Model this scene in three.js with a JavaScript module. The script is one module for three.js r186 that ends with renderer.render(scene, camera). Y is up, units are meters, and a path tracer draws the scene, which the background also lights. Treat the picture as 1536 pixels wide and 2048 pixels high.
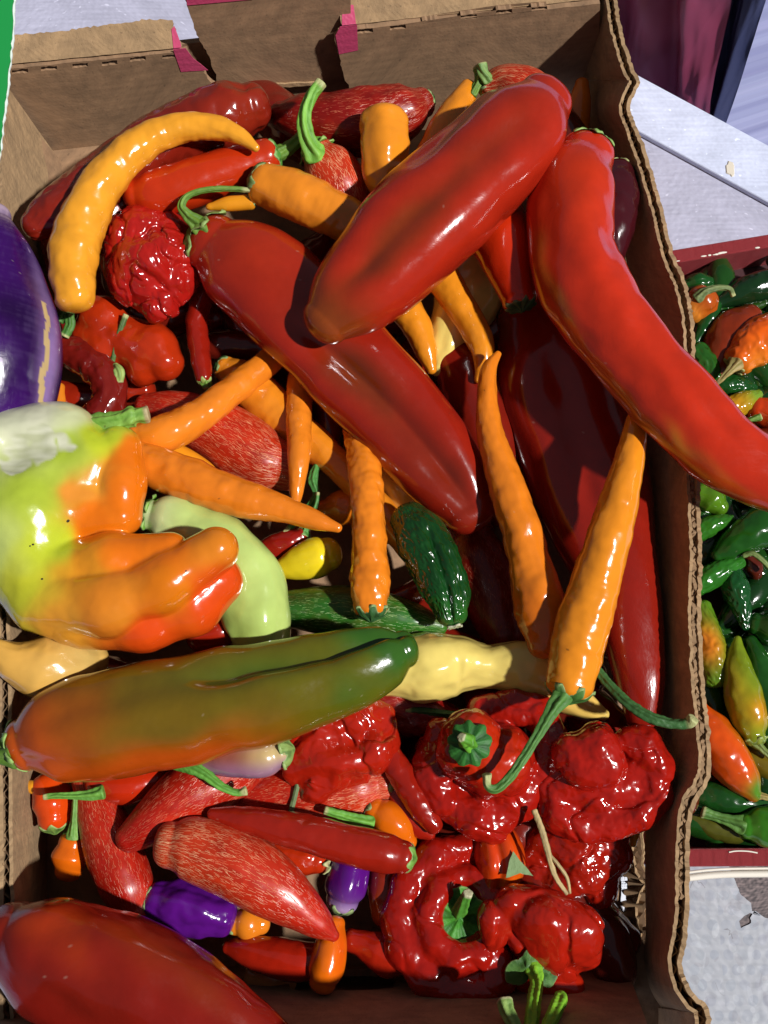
import * as THREE from 'three';
import { ImprovedNoise } from 'three/addons/math/ImprovedNoise.js';
import { mergeGeometries } from 'three/addons/utils/BufferGeometryUtils.js';
import { RoundedBoxGeometry } from 'three/addons/geometries/RoundedBoxGeometry.js';

// ---------------------------------------------------------------- camera, sky, sun, exposure
const scene = new THREE.Scene();
const TILT = 15 * Math.PI / 180, DIST = 0.64, FOV = 50, REF = 0.11;
const EYE = new THREE.Vector3(0, REF + DIST * Math.cos(TILT), DIST * Math.sin(TILT));
const camera = new THREE.PerspectiveCamera(FOV, 768 / 1024, 0.02, 30);
camera.position.copy(EYE);
camera.lookAt(0, REF, 0);
const renderer = new THREE.WebGLRenderer({ antialias: true });
renderer.toneMapping = THREE.LinearToneMapping;
renderer.toneMappingExposure = 0.92;
renderer.shadowMap.enabled = true;
const SUN = new THREE.Vector3(0.76, 1.0, 0.27).normalize();
const sun = new THREE.DirectionalLight(new THREE.Color(1, 0.975, 0.95), 5);
sun.position.copy(SUN).multiplyScalar(3);
sun.castShadow = true;
sun.shadow.radius = 4;
sun.shadow.mapSize.set(4096, 4096);
Object.assign(sun.shadow.camera, { left: -0.6, right: 0.6, top: 0.6, bottom: -0.6, near: 0.5, far: 6 });
scene.add(sun, sun.target);
{ // dim even sky of an evening: a little bluer and brighter towards the horizon
  const w = 128, h = 64, d = new Float32Array(w * h * 4);
  for (let y = 0; y < h; y++) for (let x = 0; x < w; x++) {
    const e = (y + 0.5) / h * 2 - 1, up = Math.max(0, e), i = (y * w + x) * 4;
    const k = e < 0 ? 0.55 : 1, s = 0.115 * k * (1 - 0.25 * up);
    d[i] = s * 0.9; d[i + 1] = s * 0.96; d[i + 2] = s * 1.15; d[i + 3] = 1;
  }
  const t = new THREE.DataTexture(d, w, h, THREE.RGBAFormat, THREE.FloatType);
  t.mapping = THREE.EquirectangularReflectionMapping; t.magFilter = THREE.LinearFilter; t.minFilter = THREE.LinearFilter; t.needsUpdate = true;
  scene.background = t; scene.environment = t;
}

// ---------------------------------------------------------------- helpers
const noise = new ImprovedNoise();
const N3 = (x, y, z) => noise.noise(x, y, z);
const fbm = (x, y, z, o = 3) => { let s = 0, a = 1; for (let i = 0; i < o; i++) { s += a * N3(x, y, z); x *= 2.07; y *= 2.07; z *= 2.07; a *= 0.5; } return s; };
let seed = 7;
const rnd = () => { seed = (seed + 0x6d2b79f5) | 0; let t = Math.imul(seed ^ (seed >>> 15), 1 | seed); t = (t + Math.imul(t ^ (t >>> 7), 61 | t)) ^ t; return ((t ^ (t >>> 14)) >>> 0) / 4294967296; };
const rr = (a, b) => a + (b - a) * rnd();
const clamp = (x, a = 0, b = 1) => Math.min(b, Math.max(a, x));
const smooth = (a, b, x) => { const t = clamp((x - a) / (b - a)); return t * t * (3 - 2 * t); };
const lerp = (a, b, t) => a + (b - a) * t;
const mix3 = (a, b, t) => [lerp(a[0], b[0], t), lerp(a[1], b[1], t), lerp(a[2], b[2], t)];
const hex = (s) => { const c = new THREE.Color(s); return [c.r, c.g, c.b]; };
const V = (x, y, z) => new THREE.Vector3(x, y, z);
const FPX = 1024 / Math.tan(FOV * Math.PI / 360);
const FWD = V(0, -Math.cos(TILT), -Math.sin(TILT)), UPV = V(0, Math.sin(TILT), -Math.cos(TILT));
const ray = (px, py) => FWD.clone().addScaledVector(UPV, (1024 - py) / FPX).add(V((px - 768) / FPX, 0, 0));
// where a measured point of the photograph lies when it stands h metres above the table
const P = (px, py, h) => { const d = ray(px, py); return EYE.clone().addScaledVector(d, (h - EYE.y) / d.y); };
const scaleAt = (p) => p.clone().sub(EYE).dot(FWD) / FPX;
const onPlane = (px, py, o, n) => { const d = ray(px, py); return EYE.clone().addScaledVector(d, o.clone().sub(EYE).dot(n) / d.dot(n)); };

const used = new Map();
const numbered = (n) => { const k = used.get(n) ?? 0; used.set(n, k + 1); return k ? n + '_' + String(k).padStart(3, '0') : n; };
function shadows(o) { o.traverse((m) => { if (m.isMesh) { m.castShadow = true; m.receiveShadow = true; } }); return o; }
// parts: [name, geometry in world coordinates, material, label?, sub-parts?]; they end up round the base point of their thing
function thing(name, label, category, group, parts) {
  const box = new THREE.Box3();
  const walk = (list, f) => { for (const p of list) { f(p); if (p[4]) walk(p[4], f); } };
  walk(parts, (p) => { p[1].computeBoundingBox(); box.union(p[1].boundingBox); });
  const base = V((box.min.x + box.max.x) / 2, box.min.y, (box.min.z + box.max.z) / 2);
  walk(parts, (p) => p[1].translate(-base.x, -base.y, -base.z));
  const build = (p) => { const m = new THREE.Mesh(p[1], p[2]); m.name = p[0]; if (p[3]) m.userData.label = p[3]; for (const q of p[4] ?? []) m.add(build(q)); return m; };
  let o;
  if (parts.length === 1 && !parts[0][4]) { o = new THREE.Mesh(parts[0][1], parts[0][2]); }
  else { o = new THREE.Group(); for (const p of parts) o.add(build(p)); }
  o.name = numbered(name); o.position.copy(base);
  o.userData.label = label; o.userData.category = category; if (group) o.userData.group = group;
  scene.add(shadows(o));
  return o;
}
function structure(name, geometry, m) { const o = new THREE.Mesh(geometry, m); o.name = name; o.userData.kind = 'structure'; o.userData.label = name.replace(/_/g, ' '); scene.add(shadows(o)); return o; }

// ---------------------------------------------------------------- textures
function dataTex(n, f, srgb, rep) {
  const d = new Uint8Array(n * n * 4);
  for (let y = 0; y < n; y++) for (let x = 0; x < n; x++) { const c = f(x / n, y / n), i = (y * n + x) * 4; d[i] = clamp(c[0]) * 255; d[i + 1] = clamp(c[1]) * 255; d[i + 2] = clamp(c[2]) * 255; d[i + 3] = 255; }
  const t = new THREE.DataTexture(d, n, n); t.wrapS = t.wrapT = THREE.RepeatWrapping; t.magFilter = THREE.LinearFilter; t.minFilter = THREE.LinearMipmapLinearFilter; t.generateMipmaps = true;
  if (srgb) t.colorSpace = THREE.SRGBColorSpace;
  if (rep) t.repeat.set(rep, rep);
  t.needsUpdate = true; return t;
}
// noise that tiles over the unit square
const tileN = (u, v, fu, fv, z) => { const a = u * 2 * Math.PI, b = v * 2 * Math.PI; return N3(Math.cos(a) * fu / 6.28 + 9, Math.sin(a) * fu / 6.28 + Math.cos(b) * fv / 6.28 + 3, Math.sin(b) * fv / 6.28 + z); };
const skinBump = dataTex(512, (u, v) => { const n = 0.5 + 0.12 * tileN(u, v, 60, 60, 1.3) + 0.4 * tileN(u, v, 14, 14, 7.7); return [n, n, n]; }, false, 25);  // one tile is 4 cm
const skinGloss = dataTex(512, (u, v) => { const n = 0.72 + 0.3 * tileN(u, v, 7, 7, 3.3) + 0.2 * tileN(u, v, 26, 26, 1.1) + 0.12 * tileN(u, v, 90, 90, 6), s = tileN(u, v, 70, 18, 9) > 0.5 ? 0.25 : 0; return [0, n + s, 0]; }, false, 11);
function canvasTex(w, h, draw, srgb = true) {
  const c = document.createElement('canvas'); c.width = w; c.height = h; draw(c.getContext('2d'), w, h);
  const t = new THREE.CanvasTexture(c); t.wrapS = t.wrapT = THREE.RepeatWrapping; if (srgb) t.colorSpace = THREE.SRGBColorSpace; return t;
}
// corking: fine raised tan cracks that run along a ripe pepper, thickest at the shoulder (v = 0)
function cork(base, tip, line, count, s, thin = 1, dens = (v) => 1 - 0.75 * v) {
  seed = s; const strokes = [];
  for (let i = 0; i < count; i++) {
    const u = rnd(), v = rnd(); if (rnd() > dens(v)) continue;
    const len = rr(14, 42) * (0.6 + 0.6 * (1 - v)), pts = []; let x = u * 1024, y = v * 1024, a = rr(-0.22, 0.22);
    for (let k = 0; k <= len; k += 6) { pts.push([x, y]); a += rr(-0.3, 0.3); a *= 0.8; x += Math.sin(a) * 6; y += Math.cos(a) * 6; }
    strokes.push([pts, rr(1.1, 2.5) * thin * (1.2 - 0.6 * v), rr(0.45, 0.95)]);
  }
  const paint = (g, css, alpha) => { g.lineCap = 'round'; for (const [p, w, al] of strokes) for (const dx of [-1024, 0, 1024]) {
    if (p[0][0] + dx < -80 || p[0][0] + dx > 1104) continue;
    g.globalAlpha = alpha ? al : 1; g.strokeStyle = css; g.lineWidth = w; g.beginPath(); g.moveTo(p[0][0] + dx, p[0][1]); for (const q of p) g.lineTo(q[0] + dx, q[1]); g.stroke(); } g.globalAlpha = 1; };
  const map = canvasTex(1024, 1024, (g) => {
    const gr = g.createLinearGradient(0, 0, 0, 1024); gr.addColorStop(0, base); gr.addColorStop(1, tip); g.fillStyle = gr; g.fillRect(0, 0, 1024, 1024);
    for (let i = 0; i < 500; i++) { g.globalAlpha = 0.05; g.fillStyle = rnd() < 0.5 ? '#ff5a20' : '#400000'; g.beginPath(); g.ellipse(rnd() * 1024, rnd() * 1024, rr(10, 50), rr(20, 90), 0, 0, 7); g.fill(); } g.globalAlpha = 1;
    paint(g, line, true);
  });
  const bump = canvasTex(1024, 1024, (g) => { g.fillStyle = '#555'; g.fillRect(0, 0, 1024, 1024); paint(g, '#fff', true); }, false);
  map.flipY = bump.flipY = false;
  return new THREE.MeshPhysicalMaterial({ vertexColors: true, map, bumpMap: bump, bumpScale: 0.00025, roughness: 0.3 });
}
const skin = (rough = 0.22, o = {}) => new THREE.MeshPhysicalMaterial({ vertexColors: true, roughness: rough, roughnessMap: skinGloss, bumpMap: skinBump, bumpScale: 0.00008, ...o });
const M = {
  skin: skin(0.25, { clearcoat: 0.4, clearcoatRoughness: 0.1 }), gloss: skin(0.225, { clearcoat: 0.4, clearcoatRoughness: 0.07 }), dull: skin(0.25),
  stem: new THREE.MeshStandardMaterial({ vertexColors: true, roughness: 0.6, bumpMap: skinBump, bumpScale: 0.0005 }),
  corkRed: cork('#bc3a1a', '#b01c0e', '#eab288', 5600, 11, 1, (v) => 1 - 0.6 * v), corkRed2: cork('#a82412', '#9c140b', '#dea07a', 4200, 23, 0.85, () => 0.9),
  corkDark: cork('#84140e', '#760f0c', '#d88c66', 3600, 31, 0.8, (v) => 1 - 0.6 * v), corkGreen: cork('#2c6a1c', '#1f5216', '#c8d898', 2400, 47, 0.9, () => 0.9),
  corkFine: cork('#b23014', '#a6190e', '#e8ac80', 5600, 59, 0.85, (v) => 1 - 0.35 * v),
};

// ---------------------------------------------------------------- swept bodies
const herm = (a, t) => { const n = a.length - 1, x = clamp(t * n, 0, n), i = Math.min(n - 1, Math.floor(x)), f = x - i;
  const m = (k) => { if (k <= 0) return a[1] - a[0]; if (k >= n) return a[n] - a[n - 1]; return (a[k + 1] - a[k - 1]) / 2; };
  const f2 = f * f, f3 = f2 * f; return (2 * f3 - 3 * f2 + 1) * a[i] + (f3 - 2 * f2 + f) * m(i) + (-2 * f3 + 3 * f2) * a[i + 1] + (f3 - f2) * m(i + 1); };
// path: [px, py, height in cm, radius in px of the photograph]
function swept(path, o = {}) {
  const pts = path.map((p) => P(p[0], p[1], p[2] / 100)), rs = path.map((p, i) => p[3] * scaleAt(pts[i]));
  const curve = new THREE.CatmullRomCurve3(pts, false, 'centripetal');
  const raw = [], K = 240, p0 = o.blunt?.[0] ?? 2.2, p1 = o.blunt?.[1] ?? 2, c0 = o.cap?.[0] ?? 0.85, c1 = o.cap?.[1] ?? 0.85;
  const T0 = curve.getTangent(0.001), T1 = curve.getTangent(0.999), C = 24;
  for (let i = 0; i < C; i++) { const s = 1 - Math.cos(i / C * Math.PI / 2), q = 1 - s; raw.push([pts[0].clone().addScaledVector(T0, -c0 * rs[0] * q), rs[0] * Math.pow(Math.max(0, 1 - Math.pow(q, p0)), 1 / p0), T0]); }
  for (let i = 0; i <= K; i++) { const t = i / K; raw.push([curve.getPoint(t), Math.max(0.0004, herm(rs, t)), curve.getTangent(clamp(t, 0.001, 0.999))]); }
  for (let i = 1; i <= C; i++) { const q = Math.sin(i / C * Math.PI / 2); raw.push([pts[pts.length - 1].clone().addScaledVector(T1, c1 * rs[rs.length - 1] * q), rs[rs.length - 1] * Math.pow(Math.max(0, 1 - Math.pow(q, p1)), 1 / p1), T1]); }
  const prof = [0], axis = [0];
  for (let i = 1; i < raw.length; i++) { const d = raw[i][0].distanceTo(raw[i - 1][0]); axis.push(axis[i - 1] + d); prof.push(prof[i - 1] + Math.hypot(d, raw[i][1] - raw[i - 1][1])); }
  const L = prof[prof.length - 1], AL = axis[axis.length - 1], rmax = Math.max(...rs), cell = o.cell ?? 0.0012;
  const NU = Math.round(clamp(L / cell, 14, 260)), NV = Math.round(clamp(2 * Math.PI * rmax / cell, 10, 200));
  const pos = [], uv = [], col = [], idx = []; let k = 0, sd = o.seed ?? 1 + path[0][0] * 0.37 + path[0][1] * 0.11;
  const up = V(0, 1, 0), flat = o.flat ?? 1; let lastN = null;
  for (let i = 0; i <= NU; i++) {
    const s = L * i / NU; while (k < prof.length - 2 && prof[k + 1] < s) k++;
    const f = clamp((s - prof[k]) / Math.max(1e-9, prof[k + 1] - prof[k]));
    const c = raw[k][0].clone().lerp(raw[k + 1][0], f), T = raw[k][2].clone().lerp(raw[k + 1][2], f).normalize(), r = lerp(raw[k][1], raw[k + 1][1], f), a = lerp(axis[k], axis[k + 1], f), u = a / AL;
    const ref = o.ref ?? (Math.abs(T.y) > 0.93 ? V(0, 0, 1) : up); let Nn = ref.clone().addScaledVector(T, -ref.dot(T)).normalize();
    if (lastN && Nn.dot(lastN) < 0) Nn.negate(); lastN = Nn;
    const B = T.clone().cross(Nn);
    for (let j = 0; j <= NV; j++) {
      const th = -Math.PI + 2 * Math.PI * j / NV, tj = j === NV ? -Math.PI : th, ct = Math.cos(tj), st = Math.sin(tj);
      let R = 1;
      if (o.lobe) { const [n, amp, ph = 0, tw = 0] = o.lobe; R += amp * Math.cos(n * tj + ph + tw * u) * smooth(0, 0.12, u) * (1 - 0.7 * smooth(0.6, 1, u)); }
      if (o.lump) { const [amp, fr] = o.lump; R += amp * (N3(ct * fr + sd, st * fr + sd * 1.7, a / rmax * fr + sd * 0.3) + 0.45 * N3(ct * fr * 2.1 + sd, st * fr * 2.1 + 4, a / rmax * fr * 2.1)); }
      if (o.ring) { const [amp, wl] = o.ring; R += amp * (N3(a / wl + sd * 3, ct * 0.5 + sd, st * 0.5) + 0.4 * N3(a / wl * 2.3 + sd, ct * 1.1, st * 1.1 + sd)); }
      let rad = r * R; const env = smooth(0, 0.35, r / rmax);
      for (const cr of o.crease ?? []) { // [[u, degrees] ...], depth mm, width degrees
        const g = cr.at; let q = 0; while (q < g.length - 2 && u > g[q + 1][0]) q++;
        const fu = clamp((u - g[q][0]) / (g[q + 1][0] - g[q][0])), c0d = lerp(g[q][1], g[q + 1][1], fu) * Math.PI / 180;
        let dth = Math.atan2(Math.sin(tj - c0d), Math.cos(tj - c0d)) / (cr.w * Math.PI / 180);
        const win = smooth(g[0][0] - 0.08, g[0][0] + 0.08, u) * (1 - smooth(g[g.length - 1][0] - 0.08, g[g.length - 1][0] + 0.08, u));
        rad -= cr.d / 1000 * win * Math.exp(-dth * dth);
      }
      for (const b of o.bump ?? []) { let dth = Math.atan2(Math.sin(tj - b.th * Math.PI / 180), Math.cos(tj - b.th * Math.PI / 180)); rad += b.d / 1000 * Math.exp(-(((u - b.u) / b.su) ** 2) - (dth / (b.w * Math.PI / 180)) ** 2); }
      if (o.wr) { const [amp, fa, fr] = o.wr; const q = N3(ct * fr + sd, st * fr + N3(a * fa * 0.5, ct, st) * 0.8, a * fa); rad += amp / 1000 * env * (1 - 2.2 * Math.abs(q)); }
      if (o.pleat) { const [n, amp] = o.pleat; rad += amp * r * Math.cos(n * tj + sd); }
      rad = Math.max(rad, 0.00005);
      const x = c.x + (Nn.x * ct * flat + B.x * st) * rad, y = c.y + (Nn.y * ct * flat + B.y * st) * rad, z = c.z + (Nn.z * ct * flat + B.z * st) * rad;
      pos.push(x, y, z);
      if (o.unit) uv.push((th / 2 / Math.PI + 0.5) * (o.unit[0] ?? 1) + (o.unit[2] ?? 0), u * (o.unit[1] ?? 1) * 0.98 + 0.01); else uv.push(th * rmax, a);
      const q = o.col ? o.col(u, tj * 180 / Math.PI, x, y, z, sd) : [1, 1, 1], m = 1 + (o.mot ?? 0.1) * (N3(x * 70 + sd, y * 70, z * 70) + 0.5 * N3(x * 240, y * 240 + sd, z * 240));
      let qc = q; if (o.speck !== 0) { const d1 = N3(x * 1300 + sd, y * 1300, z * 1300 + 3); if (d1 > 0.78) qc = mix3(q, [0.5, 0.4, 0.3], 0.22); const d2 = N3(x * 330, y * 330 + sd, z * 330); if (o.speck && d2 > 0.8 - o.speck) qc = mix3(q, [0.09, 0.04, 0.01], 0.75); }
      col.push(qc[0] * m, qc[1] * m, qc[2] * m);
    }
  }
  const W = NV + 1;
  for (let i = 0; i < NU; i++) for (let j = 0; j < NV; j++) { const a = i * W + j, b = a + W; idx.push(a, a + 1, b, b, a + 1, b + 1); }
  const g = new THREE.BufferGeometry();
  g.setAttribute('position', new THREE.Float32BufferAttribute(pos, 3)); g.setAttribute('uv', new THREE.Float32BufferAttribute(uv, 2)); g.setAttribute('color', new THREE.Float32BufferAttribute(col, 3));
  g.setIndex(idx); g.computeVertexNormals();
  const n = g.attributes.normal;
  { const va = new THREE.Vector3(), vb = new THREE.Vector3(), sgn = o.flipNormals ? -1 : 1;
    for (let i = 0; i <= NU; i++) { const a = i * W, b = a + NV; va.fromBufferAttribute(n, a); vb.fromBufferAttribute(n, b); va.add(vb).normalize(); n.setXYZ(a, va.x, va.y, va.z); n.setXYZ(b, va.x, va.y, va.z); }
    for (let j = 0; j <= NV; j++) { n.setXYZ(j, -T0.x, -T0.y, -T0.z); const e = NU * W + j; n.setXYZ(e, T1.x, T1.y, T1.z); } }
  g.userData.ends = { start: { c: raw[0][0], base: pts[0], dir: T0.clone().negate(), r: rs[0], len: c0 * rs[0], p: p0 }, end: { c: raw[raw.length - 1][0], base: pts[pts.length - 1], dir: T1.clone(), r: rs[rs.length - 1], len: c1 * rs[rs.length - 1], p: p1 } };
  return g;
}
// sky-coloured greens for stems and calyxes
const GREEN = hex('#66892e'), DARKGREEN = hex('#2f5a22'), PALE = hex('#a9bf7c'), DRY = hex('#a89468');
const stemCol = (c = GREEN, tip = PALE) => (u, th, x, y, z, sd) => mix3(mix3(c, [c[0] * 0.6, c[1] * 0.7, c[2] * 0.6], 0.5 + 0.5 * Math.sin(th / 57.3 * 5 + sd)), mix3(tip, DRY, 0.5), smooth(0.9, 0.96, u));
function stem(path, c, tip) { return swept(path, { cell: 0.0007, lobe: [5, 0.17, 0, 2], lump: [0.14, 1.2], speck: 0.08, cap: [0.2, 0.25], blunt: [4, 5], col: stemCol(c, tip), mot: 0.25 }); }
// a lobed green cap that drapes over the shoulder of a fruit
function calyx(e, r, o = {}) {
  const n = o.n ?? 6, amp = o.amp ?? 0.16, c = o.c ?? GREEN, dir = e.dir.clone().normalize(), pos = [], col = [], uv = [], idx = [], NR = 14, NC = 72, sd = e.c.x * 500 + e.c.z * 300;
  const ref = Math.abs(dir.y) > 0.9 ? V(0, 0, -1) : V(0, 1, 0), A = ref.clone().addScaledVector(dir, -ref.dot(dir)).normalize(), B = dir.clone().cross(A);
  const drop = (q) => { const x = clamp(q / e.r, 0, 0.98); return e.len * (1 - Math.pow(Math.max(0, 1 - Math.pow(x, e.p)), 1 / e.p)); };
  for (let layer = 0; layer < 2; layer++) for (let i = 0; i <= NR; i++) for (let j = 0; j < NC; j++) {
    const t = i / NR, th = j / NC * 2 * Math.PI, edge = r * (1 + amp * Math.cos(n * th + sd) + 0.1 * N3(Math.cos(th) * 2 + sd, Math.sin(th) * 2, 1) + 0.05 * N3(Math.cos(th) * 7, Math.sin(th) * 7, sd)), q = edge * t;
    const rise = 0.22 * r * Math.exp(-((t / 0.32) ** 2)) + 0.05 * r * Math.cos(n * th + sd) * t + 0.03 * r * Math.cos(3 * n * th) * t;
    const h = -drop(q) * (o.drape ?? 1) + (layer ? -0.0004 : 0.0006) + (layer ? 0 : rise) + (o.curl ?? 0) * r * t * t * t;
    const p = e.c.clone().addScaledVector(dir, h).addScaledVector(A, q * Math.cos(th)).addScaledVector(B, q * Math.sin(th));
    pos.push(p.x, p.y, p.z); uv.push(q * Math.cos(th), q * Math.sin(th));
    const g = mix3(c, [c[0] * 0.45, c[1] * 0.55, c[2] * 0.5], smooth(0.4, -0.4, Math.cos(n * th + sd) * t + 0.5 * N3(p.x * 600, p.y * 600, p.z * 600)));
    const k = mix3(g, o.rim ?? PALE, smooth(0.9, 1, t) * 0.5); col.push(...k);
  }
  const S = (NR + 1) * NC, at = (l, i, j) => l * S + i * NC + (j % NC);
  for (let l = 0; l < 2; l++) for (let i = 0; i < NR; i++) for (let j = 0; j < NC; j++) { const a = at(l, i, j), b = at(l, i + 1, j), d = at(l, i, j + 1), f = at(l, i + 1, j + 1); if (l) idx.push(a, d, b, b, d, f); else idx.push(a, b, d, b, f, d); }
  for (let j = 0; j < NC; j++) idx.push(at(0, NR, j), at(1, NR, j), at(0, NR, j + 1), at(1, NR, j), at(1, NR, j + 1), at(0, NR, j + 1));
  const g = new THREE.BufferGeometry(); g.setAttribute('position', new THREE.Float32BufferAttribute(pos, 3)); g.setAttribute('uv', new THREE.Float32BufferAttribute(uv, 2)); g.setAttribute('color', new THREE.Float32BufferAttribute(col, 3)); g.setIndex(idx); g.computeVertexNormals(); return g;
}
// one fruit: a swept body and, where they show, its calyx and stem
function fruit(name, label, category, group, path, o = {}) {
  const g = swept(path, o), parts = [['body', g, o.mat ?? M.skin]];
  if (o.calyx) { const e = g.userData.ends[o.calyx.at ?? 'start'], s = scaleAt(e.c); const c = ['calyx', calyx(e, (o.calyx.r ?? e.r / s * 0.8) * s, o.calyx), M.stem]; parts.push(c); }
  for (const q of o.stems ?? []) parts.push(['stem', stem(q[0], q[1], q[2]), M.stem]);
  for (const q of o.extra ?? []) parts.push(q);
  if (o.stem) parts.push(['stem', stem(o.stem, o.stemCol, o.stemTip), M.stem]);
  return thing(name, label, category, group, parts);
}

// ---------------------------------------------------------------- lumpy bodies: smooth unions of tapered capsules, meshed with surface nets
function lumpy(chains, o = {}) {
  const caps = [], kk0 = o.k ?? 0.006;
  for (const ch of chains) { const q = ch.map((p) => { const c = P(p[0], p[1], p[2] / 100); return [c, p[3] * scaleAt(c)]; }); const kc = ch.k ?? kk0; if (q.length === 1) caps.push([q[0][0], q[0][0], q[0][1], q[0][1], kc, true]); for (let i = 0; i < q.length - 1; i++) caps.push([q[i][0], q[i + 1][0], q[i][1], q[i + 1][1], kc, i === 0]); }
  const k = o.k ?? 0.006, cell = o.cell ?? 0.0011, box = new THREE.Box3();
  for (const [a, b, ra, rb] of caps) { box.expandByPoint(a.clone().addScalar(ra)); box.expandByPoint(a.clone().addScalar(-ra)); box.expandByPoint(b.clone().addScalar(rb)); box.expandByPoint(b.clone().addScalar(-rb)); }
  box.expandByScalar(0.008);
  const cut = (o.cut ?? []).map((p) => { const c = P(p[0], p[1], p[2] / 100); return [c, p[3] * scaleAt(c)]; });
  const nx = Math.ceil((box.max.x - box.min.x) / cell) + 1, ny = Math.ceil((box.max.y - box.min.y) / cell) + 1, nz = Math.ceil((box.max.z - box.min.z) / cell) + 1;
  const na = o.bumps ?? [0, 1], nb = o.folds ?? [0, 1], sd = o.seed ?? chains[0][0][0] * 0.13;
  const pre = caps.map(([a, b, ra, rb, kc, first]) => [a.x, a.y, a.z, b.x - a.x, b.y - a.y, b.z - a.z, 1 / Math.max(1e-12, a.distanceToSquared(b)), ra, rb, kc, first]);
  const D = (x, y, z) => {
    let wx = x, wy = y, wz = z;
    if (nb[0]) { const f = nb[1]; wx += nb[0] * N3(x * f + sd, y * f, z * f); wy += nb[0] * N3(x * f, y * f + sd, z * f + 5); wz += nb[0] * N3(x * f + 9, y * f, z * f + sd); }
    let d = 1e3, dc = 1e3, kc = k; const join = () => { if (dc > 900) return; const h = Math.max(kc - Math.abs(d - dc), 0) / kc; d = Math.min(d, dc) - h * h * kc * 0.25; dc = 1e3; };
    for (const c of pre) { if (c[10]) { join(); kc = c[9]; } const px = wx - c[0], py = wy - c[1], pz = wz - c[2]; let t = (px * c[3] + py * c[4] + pz * c[5]) * c[6]; t = t < 0 ? 0 : t > 1 ? 1 : t;
      const ex = px - c[3] * t, ey = py - c[4] * t, ez = pz - c[5] * t, q = Math.sqrt(ex * ex + ey * ey + ez * ez) - (c[7] + (c[8] - c[7]) * t), h = Math.max(0.009 - Math.abs(dc - q), 0) / 0.009; dc = Math.min(dc, q) - h * h * 0.00225; }
    join();
    for (const [c, r] of cut) { const q = r - Math.hypot(wx - c.x, wy - c.y, wz - c.z), kk = k * 0.7, h = Math.max(kk - Math.abs(d - q), 0) / kk; d = Math.max(d, q) + h * h * kk * 0.25; }
    if (o.creases && Math.abs(d) < 0.008) for (const [dep, f, wd] of o.creases) { const q = N3(x * f + sd * 2, y * f * 0.7, z * f + sd) + 0.12 * N3(x * f * 3, y * f * 3 + sd, z * f * 3); d += dep * Math.exp(-((q / wd) ** 2)) - dep * 0.35; }
    if (na[0] && Math.abs(d) < 0.012) { const f = na[1]; d -= na[0] * (N3(x * f + sd, y * f, z * f) + 0.4 * N3(x * f * 2.3, y * f * 2.3 + sd, z * f * 2.3)); }
    return d;
  };
  const F = new Float32Array(nx * ny * nz), id = (i, j, l) => (l * ny + j) * nx + i;
  for (let l = 0; l < nz; l++) for (let j = 0; j < ny; j++) for (let i = 0; i < nx; i++) F[id(i, j, l)] = D(box.min.x + i * cell, box.min.y + j * cell, box.min.z + l * cell);
  const vid = new Int32Array(nx * ny * nz).fill(-1), pos = [], idx = [];
  const E = [[0, 1], [0, 2], [0, 4], [1, 3], [1, 5], [2, 3], [2, 6], [3, 7], [4, 5], [4, 6], [5, 7], [6, 7]];
  for (let l = 0; l < nz - 1; l++) for (let j = 0; j < ny - 1; j++) for (let i = 0; i < nx - 1; i++) {
    const v = []; let m = 0; for (let q = 0; q < 8; q++) { const f = F[id(i + (q & 1), j + ((q >> 1) & 1), l + (q >> 2))]; v.push(f); if (f < 0) m++; }
    if (m === 0 || m === 8) continue;
    let sx = 0, sy = 0, sz = 0, n = 0;
    for (const [a, b] of E) if ((v[a] < 0) !== (v[b] < 0)) { const t = v[a] / (v[a] - v[b]); sx += lerp(a & 1, b & 1, t); sy += lerp((a >> 1) & 1, (b >> 1) & 1, t); sz += lerp(a >> 2, b >> 2, t); n++; }
    vid[id(i, j, l)] = pos.length / 3; pos.push(box.min.x + (i + sx / n) * cell, box.min.y + (j + sy / n) * cell, box.min.z + (l + sz / n) * cell);
  }
  const quad = (a, b, c, d, s) => { if (a < 0 || b < 0 || c < 0 || d < 0) return; if (s) idx.push(a, b, c, a, c, d); else idx.push(a, c, b, a, d, c); };
  for (let l = 1; l < nz - 1; l++) for (let j = 1; j < ny - 1; j++) for (let i = 1; i < nx - 1; i++) {
    const f = F[id(i, j, l)] < 0;
    if (f !== F[id(i + 1, j, l)] < 0) quad(vid[id(i, j - 1, l - 1)], vid[id(i, j, l - 1)], vid[id(i, j, l)], vid[id(i, j - 1, l)], f);
    if (f !== F[id(i, j + 1, l)] < 0) quad(vid[id(i - 1, j, l - 1)], vid[id(i - 1, j, l)], vid[id(i, j, l)], vid[id(i, j, l - 1)], f);
    if (f !== F[id(i, j, l + 1)] < 0) quad(vid[id(i - 1, j - 1, l)], vid[id(i, j - 1, l)], vid[id(i, j, l)], vid[id(i - 1, j, l)], f);
  }
  const g = new THREE.BufferGeometry(); g.setAttribute('position', new THREE.Float32BufferAttribute(pos, 3)); g.setIndex(idx);
  const nor = [], uv = [], col = [], e = 0.0006;
  const anchors = (o.anchors ?? []).map(([x, y, h, c, w]) => [P(x, y, h / 100), c, w]);
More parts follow.
